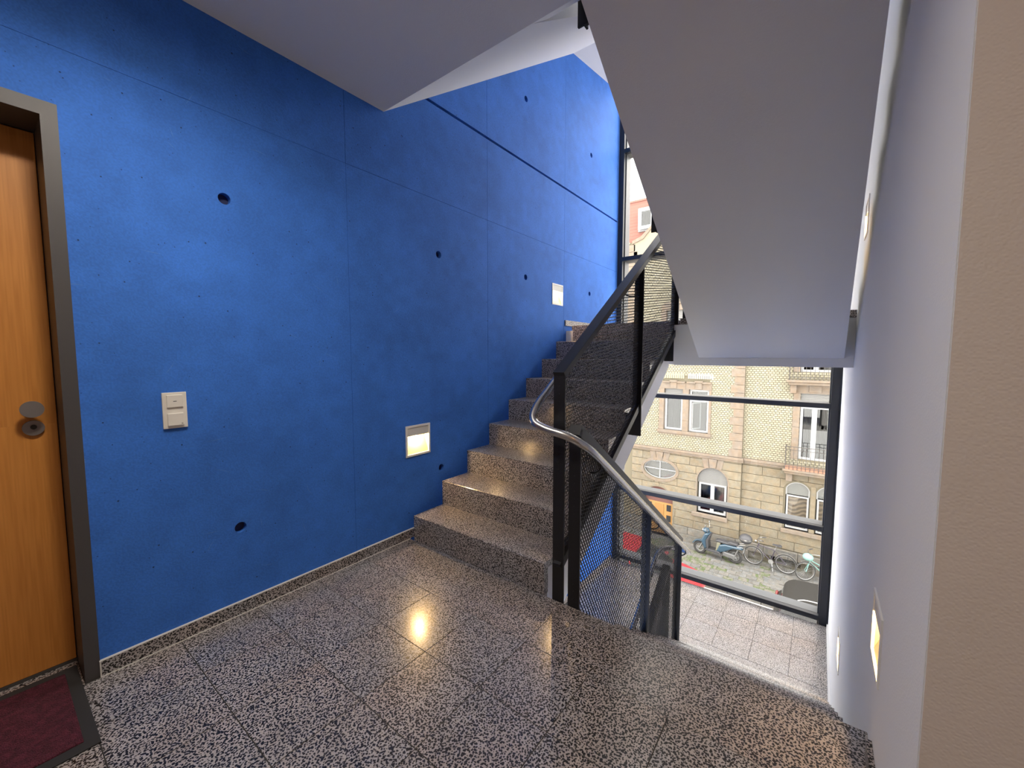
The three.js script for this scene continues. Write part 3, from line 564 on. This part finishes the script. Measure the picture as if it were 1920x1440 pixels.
  // casement window helper: frame, glazing bars, pane
  const folds = (x0, x1, y0, y1, z) => { const p = []; for (let i = 0; i <= 24; i++) p.push([x0 + (x1 - x0) * i / 24, z + 0.012 * sin(i * 1.7)]); const sh = new THREE.Shape([...p, ...p.slice().reverse().map(([x, q]) => [x, q - 0.004])].map(([x, q]) => new THREE.Vector2(x, q))); return new THREE.ExtrudeGeometry(sh, { depth: y1 - y0, bevelEnabled: false }).rotateX(-PI / 2).scale(1, 1, -1).translate(0, y0, 0); };
  const casement = (name, x0, x1, y0, y1, z, splits, t = 0.055, net = true) => {
    const fs = [box(x0, x0 + t, y0, y1, z - 0.06, z), box(x1 - t, x1, y0, y1, z - 0.06, z), box(x0 + t, x1 - t, y0, y0 + t, z - 0.06, z), box(x0 + t, x1 - t, y1 - t, y1, z - 0.06, z)];
    for (const s of splits) fs.push(box(s - t * 0.9, s + t * 0.9, y0 + t, y1 - t, z - 0.06, z));
    const w = part(bld, name, merge(fs), pvc); const e = [x0 + t, ...splits, x1 - t];
    for (let i = 0; i < e.length - 1; i++) part(w, 'pane', box(e[i] + 0.02, e[i + 1] - 0.02, y0 + t, y1 - t, z - 0.045, z - 0.035), paneM);
    if (net) for (let i = 0; i < e.length - 1; i++) part(w, 'net_curtain', folds(e[i], e[i + 1], y0 + t, y1 - t, z - 0.11), netM);
    return w;
  };
  const slats = (parent, x0, x1, y0, y1, z, shape) => { for (let y = y0; y < y1 - 0.01; y += 0.055) { let a = x0, b = x1; if (shape) [a, b] = shape(y + 0.04); part(parent, 'shutter_slat', rbox(a, b, y, y + 0.050, z - 0.012, z, 0.004), shutterM); } };
  // arched window with half lowered roller shutter
  const a1 = casement('arched_window', -1.70, -0.64, -5.40, -4.14, ZF - 0.12, [-1.17], 0.08);
  const span = (cx, cy, R, lo, hi) => (y) => { const h = sqrt(max(0, R * R - (y - cy) ** 2)); return [max(lo, cx - h), min(hi, cx + h)]; };
  slats(a1, -1.74, -0.6, -4.14, -3.47, ZF - 0.10, span(-1.17, -3.45 - (0.575 ** 2 + 0.55 ** 2) / 1.1, (0.575 ** 2 + 0.55 ** 2) / 1.1, -1.74, -0.6));
  ring((d) => archShape(-1.80 - d, -0.54 + d, -5.42, -4.0, -3.40 + d), 0.05, ZF - 0.12, ZF + 0.015, 'window_surround', pink, bld);
  part(bld, 'window_sill', rbox(-1.92, -0.55, -5.60, -5.42, ZF - 0.15, ZF + 0.12, 0.03, 3), pink);
  // arched windows with flat curtains, fold shading painted on in wavy bands
  for (const [x0, x1] of [[1.36, 2.11], [2.30, 3.05]]) {
    const z = ZF - REC - 0.10, w = casement('arched_window', x0 + 0.03, x1 - 0.02, -5.34, -4.06, z, [], 0.06, false);
    ring((d) => archShape(x0 - d, x1 + d, -4.06, -3.80, -3.53 + d), 0.045, z - 0.06, z, 'arched_head', pvc, w);
    part(w, 'pane', prismZ(archShape(x0 + 0.03, x1 - 0.03, -4.04, -3.80, -3.56), z - 0.045, z - 0.035), paneM); part(w, 'blind', box(x0 + 0.03, x1 - 0.03, -4.04, -3.6, z - 0.058, z - 0.052), netM);
    part(w, 'curtain', box(x0 + 0.08, x1 - 0.08, -5.29, -4.11, z - 0.10, z - 0.09), curtainM);
    part(bld, 'window_sill', rbox(x0 - 0.1, x1 + 0.1, -5.50, -5.35, ZF - 0.2, ZF + 0.02, 0.02, 2), pink);
  }
  part(bld, 'window_pier', rbox(2.13, 2.28, -5.35, -3.6, ZF - REC - 0.12, ZF - REC + 0.02, 0.01), sand[1]);
  // house door
  const dz = ZF - 0.22;
  part(bld, 'door_fanlight', prismZ(archShape(-3.98, -2.74, -5.42, -5.25, -4.68), dz - 0.05, dz), redBrown);
  const hd = part(bld, 'house_door', box(-3.96, -2.76, -6.85, -5.42, dz - 0.05, dz), oak);
  for (const x of [-3.80, -2.95]) for (const y of [-5.62, -6.10, -6.58]) part(hd, 'door_pane', box(x - 0.09, x + 0.10, y - 0.17, y + 0.12, dz - 0.01, dz + 0.008), phy({ color: lin(0.028, 0.028, 0.03), roughness: 0.15 }));
  part(hd, 'door_panel', rbox(-3.55, -3.16, -6.1, -5.5, dz, dz + 0.02, 0.008), oakDark); part(hd, 'door_panel', rbox(-3.55, -3.16, -6.8, -6.2, dz, dz + 0.02, 0.008), oakDark);
  ring((d) => archShape(-4.06 - d, -2.66 + d, -6.86, -5.25, -4.60 + d), 0.06, ZF - 0.25, ZF + 0.01, 'door_surround', sand[0], bld);
  // paired windows with stone surrounds
  for (const yo of [0, 3.38]) {
    const y0 = -2.03 + yo, y1 = -0.22 + yo;
    for (const [x0, x1] of [[-3.42, -3.21], [-2.43, -2.19], [-1.40, -1.31]]) for (const [ya, yb] of [[y0, y0 + 0.45], [y0 + 0.455, y1]]) part(bld, 'window_jamb', rbox(x0, x1, ya, yb, ZF - 0.25, ZF + 0.03, 0.006), pink);
    part(bld, 'window_sill', rbox(-3.46, -1.27, y0 - 0.13, y0, ZF - 0.2, ZF + 0.10, 0.012, 2), pink);
    part(bld, 'window_sill', rbox(-3.42, -1.31, y0 - 0.19, y0 - 0.13, ZF - 0.2, ZF + 0.05, 0.012, 2), pink);
    part(bld, 'window_lintel', rbox(-3.42, -2.32, y1, y1 + 0.27, ZF - 0.2, ZF + 0.03, 0.006), pink); part(bld, 'window_lintel', rbox(-2.315, -1.31, y1, y1 + 0.27, ZF - 0.2, ZF + 0.03, 0.006), pink);
    for (const cx of [-2.82, -1.80]) { part(bld, 'lintel_keystone', rbox(cx - 0.13, cx + 0.13, y1 + 0.02, y1 + 0.30, ZF, ZF + 0.07, 0.008), pink); for (const d of [-1, 1]) part(bld, 'hood_mould', rbox(cx + d * 0.13 + (d < 0 ? -0.35 : 0), cx + d * 0.13 + (d < 0 ? 0 : 0.35), y1 + 0.26, y1 + 0.33, ZF - 0.1, ZF + 0.10, 0.012, 2), pink); part(bld, 'hood_mould', rbox(cx - 0.16, cx + 0.16, y1 + 0.30, y1 + 0.37, ZF - 0.1, ZF + 0.12, 0.012, 2), pink); }
    const wa = casement('window', -3.20, -2.44, y0, y1, ZF - 0.12, [], 0.09); slats(wa, -3.2, -2.44, y1 - 0.36, y1, ZF - 0.10);
    const wb = casement('window', -2.18, -1.41, y0, y1, ZF - 0.12, [], 0.085, yo > 0); part(wb, 'rail', box(-2.1, -1.5, y1 - 0.52, y1 - 0.42, ZF - 0.18, ZF - 0.115), pvc);
    if (!yo) { const T4 = (g) => g.rotateY(-0.5).translate(-2.09, y0 + 0.09, ZF - 0.14), s = part(wb, 'open_sash', T4(merge([box(0, 0.03, 0, 1.15, -0.04, 0), box(0, 0.03, 0, 1.15, -0.52, -0.48), box(0, 0.03, 0, 0.05, -0.48, -0.04), box(0, 0.03, 1.10, 1.15, -0.48, -0.04)])), pvc); part(s, 'pane', T4(box(0.012, 0.018, 0.05, 1.1, -0.48, -0.04)), paneM); }
  }
  { const z = ZF - 0.12; casement('window', -6.88, -6.12, -2.03, -0.22, z, []); casement('window', -6.88, -6.12, 1.35, 3.15, z, []); }
  // balcony doors, stone surround, balconies with iron railings
  const bz = ZF - REC;
  for (const [x0, x1, y0, y1] of doors) {
    for (const [ya, yb] of [[y0, y0 + 1.2], [y0 + 1.205, y1]]) part(bld, 'window_jamb', rbox(x0 - 0.21, x0 + 0.005, ya, yb, bz - 0.25, bz + 0.03, 0.006), pink);
    part(bld, 'window_lintel', rbox(x0 - 0.21, x1 + 0.3, y1, y1 + 0.36, bz - 0.2, bz + 0.03, 0.006), pink);
    part(bld, 'window_lintel', rbox(x0 + 0.25, x0 + 0.62, y1 + 0.05, y1 + 0.3, bz, bz + 0.06, 0.01), pink);
    const w = casement('balcony_door', x0 + 0.02, x1, y0, y1 - 0.48, bz - 0.10, [(x0 + x1) / 2 - 0.03], 0.085);
    slats(w, x0 + 0.01, x1, y1 - 0.48, y1, bz - 0.08);
  }
  for (const [x0, y, top] of [[1.30, -2.98, 0.86], [1.30, 0.33, 1.0]]) {
    const out = bz + 0.42;
    part(bld, 'balcony_slab', rbox(x0 - 0.06, 3.4, y - 0.08, y, bz - 0.1, out, 0.02, 2), pink);
    part(bld, 'balcony_slab', rbox(x0, 3.4, y - 0.18, y - 0.08, bz - 0.1, out - 0.07, 0.02, 2), pink);
    if (y < 0) for (let k = 0; k < 10; k++) part(bld, 'balcony_brick', rbox(x0 + 0.02 + k * 0.125, x0 + 0.135 + k * 0.125, y, y + 0.12, out - 0.14, out - 0.04, 0.004), brickRed);
    const rl = part(bld, 'balcony_railing', merge([rod([x0 + 0.02, y + top, out - 0.02], [3.4, y + top, out - 0.02], 0.012, 6), rod([x0 + 0.02, y + top - 0.12, out - 0.02], [3.4, y + top - 0.12, out - 0.02], 0.009, 6), rod([x0 + 0.02, y + top, out - 0.02], [x0 + 0.02, y + top, bz], 0.012, 6), rod([x0 + 0.02, y + 0.1, out - 0.02], [3.4, y + 0.1, out - 0.02], 0.009, 6)]), iron);
    for (let x = x0 + 0.02; x < 3.4; x += 0.125) part(rl, 'baluster', rod([x, y, out - 0.02], [x, y + top, out - 0.02], 0.008, 6), iron);
    for (let z = bz + 0.1; z < out - 0.05; z += 0.1) part(rl, 'baluster', rod([x0 + 0.02, y, z], [x0 + 0.02, y + top, z], 0.008, 6), iron);
    part(bld, 'balcony_bracket', rbox(x0 + 0.05, x0 + 0.25, y - 0.50, y - 0.18, bz - 0.1, bz + 0.20, 0.03, 2), pink);
  }
  // roof: tile courses, a gable piece and a white dormer
  for (let k = 0; k < 18; k++) { const y = 5.62 + k * 0.155, z = ZF - 0.05 - k * 0.05; part(bld, 'roof_tile_course', box(-9, 6, y - 0.02, y + 0.118, z - 0.14, z), roofRed); }
  part(bld, 'ridge', box(-9, 6, 8.36, 8.45, ZF - 1.6, ZF - 0.85), roofRed);
  const gable = new THREE.Shape(); gable.moveTo(-4.72, 5.4); gable.lineTo(-1.2, 5.4); gable.lineTo(-1.2, 6.2); gable.lineTo(-2.0, 6.9); gable.lineTo(-3.9, 6.9); gable.quadraticCurveTo(-4.1, 6.45, -4.72, 6.25); gable.closePath();
  part(bld, 'gable', prismZ(gable, ZF - 0.3, ZF + 0.02), std({ color: lin(0.19, 0.165, 0.115), roughness: 0.8 }));
  part(bld, 'gable_coping', prismZ([[-4.78, 6.20], [-4.3, 6.36], [-3.85, 6.85], [-3.85, 6.97], [-4.4, 6.48], [-4.78, 6.34]], ZF - 0.34, ZF + 0.08), pink);
  const dm = casement('dormer_window', -4.62, -3.9, 6.85, 7.78, ZF - 0.15, [], 0.15);
  part(dm, 'dormer_cheek', box(-4.66, -3.86, 6.8, 7.84, ZF - 1.2, ZF - 0.30), pvc);
  rebase(bld, -2, YS, ZF - 0.4);
}
// pavement slabs, kerb and road
{
  const g = thing('pavement', 'mossy grey slab pavement at the foot of the sandstone house', 'pavement'); delete g.userData.category; g.userData.kind = 'structure';
  part(g, 'bedding', box(-14, 14, YS - 0.3, YS - 0.012, -16.6, -13.6), std({ color: lin(0.10, 0.095, 0.07), roughness: 1 }));
  const r = rng(400); const rows = 10, dz = 2.85 / rows;
  for (let j = 0; j < rows; j++) { let x = -4.4 + (j % 2) * 0.17; while (x < 4.2) { const w = 0.33 + 0.04 * (r() - 0.5), z0 = -16.45 + j * dz; part(g, 'paving_slab', box(x + 0.006, x + w - 0.006, YS - 0.05, YS - 0.006 * r(), z0 + 0.006, z0 + dz - 0.006, r() * 2, r() * 2), paveM[(j > 0 && j < 8 && r() < 0.45 && x < 1.0) ? 2 : r() < 0.5 ? 0 : 1]); x += w; } }
  const c = part(g, 'drain_cover', rbox(0.92, 1.75, YS - 0.05, YS + 0.004, -15.25, -14.6, 0.004), paveM[0]); part(c, 'lifting_slot', box(1.38, 1.56, YS + 0.003, YS + 0.006, -15.02, -14.97), slotM);
  let x = -8; while (x < 8) { part(g, 'kerb_stone', rbox(x + 0.005, x + 0.99, YS - 0.3, YS + 0.0, -13.6, -13.42, 0.012), paveM[1]); x += 1; }
  for (const [a, b] of [[-14, -4.45], [4.2, 14]]) part(g, 'far_paving', box(a, b, YS - 0.05, YS - 0.003, -16.45, -13.6), paveM[0]);
  const rd = thing('road', 'asphalt street with colour brightened to bounce light indoors', 'road'); delete rd.userData.category; rd.userData.kind = 'structure';
  part(rd, 'asphalt', box(-40, 40, YS - 0.4, YS - 0.11, -13.42, -3.7), roadBounceM); part(rd, 'asphalt', box(-40, 40, YS - 0.5, YS - 0.12, -60, -16.6), roadBounceM);
}
// ------------------------------------------------------------------ vehicles
const tyreM = std({ color: lin(0.035, 0.034, 0.033), roughness: 0.8 }), chrome = std({ color: lin(0.36, 0.365, 0.37), roughness: 0.28, metalness: 0.9 }), rimM = std({ color: lin(0.28, 0.28, 0.28), roughness: 0.35, metalness: 0.7 }), blackPl = std({ color: lin(0.045, 0.045, 0.05), roughness: 0.5 });
const ringZ = (x, y, z, R, r, seg = 36) => new THREE.TorusGeometry(R, r, 8, seg).translate(x, y, z);
const cylZ = (x, y, z, r, l, seg = 16) => new THREE.CylinderGeometry(r, r, l, seg).rotateX(PI / 2).translate(x, y, z);
function wheel(parent, x, R, r, spokes, rimW, mat = rimM, spokeR = 0.002) {
  const w = part(parent, 'wheel', ringZ(x, R, 0, R - r, r), tyreM);
  part(w, 'rim', ringZ(x, R, 0, R - 2 * r - rimW / 2 + 0.004, rimW), mat);
  const list = []; for (let k = 0; k < spokes; k++) { const a = 2 * PI * k / spokes; list.push(rod([x, R, (k % 2 ? 1 : -1) * 0.015], [x + (R - 2 * r) * cos(a), R + (R - 2 * r) * sin(a), 0], spokeR, 5)); }
  part(w, 'spokes', merge(list), mat); part(w, 'hub', cylZ(x, R, 0, rimW * 1.6, 0.07), mat); return w;
}
{ // blue scooter, front to the left
  const g = thing('motor_scooter', 'blue motor scooter with black top box parked by the plinth', 'scooter');
  const blue = phy({ color: lin(0.028, 0.058, 0.088), roughness: 0.3, clearcoat: 0.6 });
  wheel(g, -0.66, 0.255, 0.05, 6, 0.022, rimM, 0.014); wheel(g, 0.62, 0.27, 0.055, 6, 0.022, rimM, 0.014);
  const ext = (name, pts, w, mat, b = 0.02, parent = g) => part(parent, name, prismZ(pts, -w / 2, w / 2, b), mat);
  const fen = new THREE.Shape(); fen.absarc(-0.66, 0.255, 0.315, 0.55, 2.75, false); fen.absarc(-0.66, 0.255, 0.272, 2.75, 0.55, true); part(g, 'front_fender', prismZ(fen, -0.075, 0.075, 0.01), blue);
  ext('front_shield', [[-0.52, 0.44], [-0.60, 0.62], [-0.47, 0.92], [-0.36, 0.98], [-0.28, 0.94], [-0.40, 0.66], [-0.36, 0.36], [-0.44, 0.30]], 0.36, blue, 0.05);
  ext('leg_shield', [[-0.40, 0.68], [-0.28, 0.93], [-0.24, 0.92], [-0.32, 0.62], [-0.30, 0.36], [-0.36, 0.34]], 0.40, blackPl, 0.015);
  ext('floorboard', [[-0.42, 0.26], [-0.40, 0.34], [0.10, 0.34], [0.16, 0.26]], 0.36, blackPl, 0.02);
  ext('rear_body', [[-0.02, 0.34], [0.08, 0.62], [0.30, 0.70], [0.86, 0.72], [0.90, 0.64], [0.55, 0.58], [0.30, 0.40], [0.14, 0.32]], 0.30, blue, 0.05);
  ext('under_seat_panel', [[-0.05, 0.34], [0.0, 0.70], [0.12, 0.70], [0.10, 0.34]], 0.26, std({ color: lin(0.16, 0.155, 0.11), roughness: 0.5 }), 0.02);
  ext('seat', [[-0.03, 0.70], [-0.06, 0.76], [0.05, 0.80], [0.36, 0.78], [0.44, 0.84], [0.72, 0.83], [0.76, 0.74], [0.4, 0.70]], 0.27, blackPl, 0.035);
  const tb = part(g, 'top_box', new THREE.SphereGeometry(1, 20, 14).scale(0.22, 0.19, 0.21).translate(0.97, 1.08, 0), blackPl, 'rounded black luggage box'); part(tb, 'box_band', new THREE.SphereGeometry(1, 20, 6, 0, 2 * PI, PI * 0.46, PI * 0.1).scale(0.225, 0.195, 0.215).translate(0.97, 1.08, 0), chrome);
  part(g, 'rack', merge([rod([0.72, 0.76, 0.1], [0.98, 0.86, 0.1], 0.012), rod([0.72, 0.76, -0.1], [0.98, 0.86, -0.1], 0.012), rod([0.70, 0.72, 0.12], [0.92, 0.74, 0.12], 0.016)]), chrome);
  part(g, 'headlight_cowl', new THREE.SphereGeometry(1, 16, 12).scale(0.13, 0.11, 0.15).translate(-0.44, 1.02, 0), blue);
  part(g, 'headlight', new THREE.SphereGeometry(1, 14, 10).scale(0.05, 0.07, 0.09).translate(-0.55, 1.02, 0), chrome);
  const hb = part(g, 'handlebar', tube([[-0.30, 1.07, 0.34], [-0.36, 1.09, 0.2], [-0.40, 1.08, 0], [-0.36, 1.09, -0.2], [-0.30, 1.07, -0.34]], 0.016, 20, 8), blackPl);
  for (const s of [-1, 1]) { part(hb, 'mirror', merge([rod([-0.37, 1.09, s * 0.2], [-0.40, 1.28, s * 0.27], 0.007), new THREE.SphereGeometry(1, 12, 8).scale(0.02, 0.045, 0.065).translate(-0.40, 1.30, s * 0.28)]), chrome); }
  part(g, 'fork', merge([rod([-0.66, 0.255, 0.07], [-0.50, 0.62, 0.05], 0.018), rod([-0.66, 0.255, -0.07], [-0.50, 0.62, -0.05], 0.018)]), chrome);
  ext('engine', [[0.20, 0.22], [0.24, 0.40], [0.66, 0.36], [0.72, 0.24], [0.60, 0.18]], 0.12, std({ color: lin(0.16, 0.16, 0.16), roughness: 0.5, metalness: 0.5 }), 0.03).position.z = 0.08;
  part(g, 'exhaust', rod([0.30, 0.24, -0.14], [0.84, 0.36, -0.15], 0.05, 12), chrome);
  part(g, 'shock_absorber', rod([0.62, 0.27, 0.13], [0.74, 0.60, 0.12], 0.025, 10), chrome);
  part(g, 'stand', merge([rod([0.14, 0.26, 0.1], [0.18, 0.0, 0.14], 0.012), rod([0.14, 0.26, -0.1], [0.18, 0.0, -0.14], 0.012)]), blackPl);
  ext('licence_plate', [[0.90, 0.50], [0.93, 0.66], [0.945, 0.66], [0.915, 0.50]], 0.18, pvc, 0.001);
  g.position.set(-0.74, YS, -15.72); g.rotation.y = -0.06;
}
function bicycle(label, frameMat, basket) {
  const g = thing('bicycle', label, 'bicycle', undefined), R = 0.345, grey = std({ color: lin(0.25, 0.245, 0.24), roughness: 0.4, metalness: 0.6 });
  const steer = basket ? 0 : 0;
  wheel(g, -0.53, R, 0.02, 28, 0.011, chrome); wheel(g, 0.53, R, 0.02, 28, 0.011, chrome);
  const bb = [0.06, 0.30, 0], head = [-0.36, 0.86, 0], headL = [-0.40, 0.70, 0], seat = [0.20, 0.83, 0], st = [0.16, 0.74, 0], ax = [0.53, R, 0];
  part(g, 'frame', merge([rod(headL, bb, 0.019), basket ? rod([-0.385, 0.76, 0], [0.12, 0.5, 0], 0.017) : rod([-0.375, 0.80, 0], st, 0.017), rod(bb, st, 0.017), rod(head, headL, 0.022), rod(bb, [0.53, R, 0.05], 0.010), rod(bb, [0.53, R, -0.05], 0.010), rod(st, [0.53, R, 0.05], 0.009), rod(st, [0.53, R, -0.05], 0.009)]), frameMat);
  part(g, 'fork', merge([rod(headL, [-0.53, R, 0.055], 0.012), rod(headL, [-0.53, R, -0.055], 0.012)]), frameMat);
  const hb = part(g, 'handlebar', merge([rod(head, [-0.38, 1.0, 0], 0.013), tube([[-0.18, 1.06, 0.29], [-0.34, 1.04, 0.22], [-0.41, 1.0, 0.08], [-0.41, 1.0, -0.08], [-0.34, 1.04, -0.22], [-0.18, 1.06, -0.29]], 0.012, 24, 8)]), chrome);
  for (const s of [-1, 1]) part(hb, 'grip', rod([-0.30, 1.047, s * 0.235], [-0.17, 1.062, s * 0.292], 0.017, 8), blackPl);
  part(g, 'headlamp', new THREE.SphereGeometry(0.045, 12, 8).translate(-0.47, 0.92, 0), chrome);
  part(g, 'seat_post', rod(st, [0.215, 0.93, 0], 0.013), chrome);
  const sd = new THREE.Shape(); sd.moveTo(0.10, -0.02); sd.quadraticCurveTo(0.22, -0.03, 0.30, -0.105); sd.quadraticCurveTo(0.37, -0.09, 0.37, 0); sd.quadraticCurveTo(0.37, 0.09, 0.30, 0.105); sd.quadraticCurveTo(0.22, 0.03, 0.10, 0.02); sd.closePath();
  part(g, 'saddle', new THREE.ExtrudeGeometry(sd, { depth: 0.03, bevelSize: 0.012, bevelThickness: 0.012, bevelSegments: 2 }).rotateX(-PI / 2).translate(0, 0.935, 0), blackPl);
  for (const [x, a0, a1] of [[-0.53, 0.1, 2.0], [0.53, 0.1, 2.9]]) { const f = new THREE.Shape(); f.absarc(x, R, R + 0.028, a0, a1, false); f.absarc(x, R, R + 0.018, a1, a0, true); part(g, 'mudguard', prismZ(f, -0.026, 0.026), grey); }
  const cr = part(g, 'crank', merge([cylZ(0.06, 0.30, 0.05, 0.085, 0.008, 28), rod([0.06, 0.30, 0.06], [0.11, 0.14, 0.07], 0.010), rod([0.06, 0.30, -0.06], [0.01, 0.46, -0.07], 0.010)]), chrome);
  part(cr, 'pedal', box(0.07, 0.15, 0.125, 0.15, 0.07, 0.16), blackPl); part(cr, 'pedal', box(-0.03, 0.05, 0.45, 0.475, -0.16, -0.07), blackPl);
  part(g, 'chain', merge([rod([0.06, 0.385, 0.05], [0.53, R + 0.035, 0.05], 0.005, 5), rod([0.06, 0.215, 0.05], [0.53, R - 0.035, 0.05], 0.005, 5)]), blackPl);
  part(g, 'rack', merge([rod([0.24, 0.77, 0.06], [0.80, 0.74, 0.06], 0.007), rod([0.24, 0.77, -0.06], [0.80, 0.74, -0.06], 0.007), rod([0.53, R, 0.06], [0.62, 0.745, 0.06], 0.006), rod([0.53, R, -0.06], [0.62, 0.745, -0.06], 0.006), rod([0.80, 0.74, 0.06], [0.80, 0.74, -0.06], 0.007)]), blackPl);
  part(g, 'kickstand', rod([0.10, 0.28, 0.05], [0.16, 0.0, 0.17], 0.009), chrome);
  if (basket) { part(g, 'fabric_cover', new THREE.SphereGeometry(1, 18, 12).scale(0.16, 0.13, 0.17).translate(-0.46, 0.86, 0), std({ color: lin(0.19, 0.34, 0.31), roughness: 0.8 }), 'mint coloured bag on the handlebar'); }
  return g;
}
{
  const b1 = bicycle('dark grey touring bicycle leaning near the cellar slot beside the scooter', std({ color: lin(0.06, 0.05, 0.07), roughness: 0.4, metalness: 0.4 }), false); b1.position.set(0.98, YS, -16.0); b1.rotation.set(-0.10, -0.07, 0);
  const b2 = bicycle('mint green bicycle half hidden by the right window frame', std({ color: lin(0.16, 0.32, 0.29), roughness: 0.4 }), true); b2.position.set(2.56, YS, -16.05); b2.rotation.set(-0.06, 0.5, 0);
}
function car(label, paint, roofMat, rails) {
  const g = thing('car', label, 'car'), L = 4.3, gl = phy({ color: lin(0.03, 0.033, 0.036), roughness: 0.08 });
  const lower = new THREE.Shape(); lower.moveTo(-2.1, 0.25); lower.lineTo(-1.72, 0.22); lower.absarc(-1.35, 0.32, 0.36, PI, 0, true); lower.lineTo(0.95, 0.22); lower.absarc(1.32, 0.32, 0.36, PI, 0, true); lower.lineTo(2.1, 0.26); lower.quadraticCurveTo(2.2, 0.5, 2.08, 0.66); lower.quadraticCurveTo(1.7, 0.82, 1.05, 0.90); lower.lineTo(-1.95, 0.96); lower.quadraticCurveTo(-2.16, 0.85, -2.15, 0.5); lower.closePath();
  part(g, 'body', prismZ(lower, -0.86, 0.86, 0.08), paint);
  const cab = new THREE.Shape(); cab.moveTo(-2.0, 0.90); cab.quadraticCurveTo(-1.95, 1.25, -1.68, 1.40); cab.quadraticCurveTo(-0.9, 1.50, 0.05, 1.42); cab.quadraticCurveTo(0.6, 1.22, 1.10, 0.88); cab.closePath();
  part(g, 'greenhouse', prismZ(cab, -0.74, 0.74, 0.10), gl);
  const rf = new THREE.Shape(); rf.moveTo(-1.93, 1.18); rf.quadraticCurveTo(-1.85, 1.38, -1.66, 1.43); rf.quadraticCurveTo(-0.9, 1.52, 0.08, 1.44); rf.lineTo(0.12, 1.40); rf.quadraticCurveTo(-0.9, 1.46, -1.62, 1.37); rf.quadraticCurveTo(-1.80, 1.30, -1.88, 1.16); rf.closePath();
  part(g, 'roof', prismZ(rf, -0.68, 0.68, 0.012), roofMat);
  for (const z of [-0.755, 0.755]) for (const x of [-0.95, 0.0]) part(g, 'pillar', box(x - 0.035, x + 0.035, 0.92, 1.42, z - 0.012, z + 0.012), paint);
  for (const s of [-1, 1]) for (const x of [-1.35, 1.32]) { const w = part(g, 'wheel', new THREE.TorusGeometry(0.24, 0.085, 10, 28).translate(x, 0.315, s * 0.78), tyreM); part(w, 'rim', cylZ(x, 0.315, s * 0.80, 0.19, 0.08, 20), rimM); }
  if (rails) for (const x of [-1.05, -0.45]) part(g, 'roof_seam', box(x - 0.008, x + 0.008, 1.40, 1.497, -0.6, 0.6), rimM);
  if (rails) for (const z of [0.62]) part(g, 'roof_rail', tube([[-1.55, 1.46, z], [-1.4, 1.52, z], [-0.7, 1.545, z], [0.0, 1.50, z], [0.1, 1.46, z]], 0.018, 24, 8), chrome);
  for (const s of [-1, 1]) { part(g, 'tail_light', new THREE.SphereGeometry(1, 12, 8).scale(0.05, 0.12, 0.10).translate(-2.10, 0.80, s * 0.70), std({ color: lin(0.14, 0.02, 0.02), roughness: 0.3 })); part(g, 'headlight', new THREE.SphereGeometry(1, 12, 8).scale(0.09, 0.07, 0.14).translate(2.03, 0.66, s * 0.64), chrome); part(g, 'wing_mirror', new THREE.SphereGeometry(1, 12, 8).scale(0.07, 0.06, 0.10).translate(0.75, 0.98, s * 0.93), paint); }
  return g;
}
{
  const dark = phy({ color: lin(0.022, 0.021, 0.02), roughness: 0.55, specularIntensity: 0.6 }), red = phy({ color: lin(0.26, 0.014, 0.022), roughness: 0.35, clearcoat: 0.5 });
  const c1 = car('dark grey estate car with roof rails below the right window corner', dark, dark, true); c1.position.set(3.55, YS - 0.11, -12.2);
  const c2 = car('bright red car seen through the railing mesh', red, red, false); c2.position.set(-2.72, YS - 0.11, -12.2);
}
shadows(scene);
renderer.render(scene, camera);
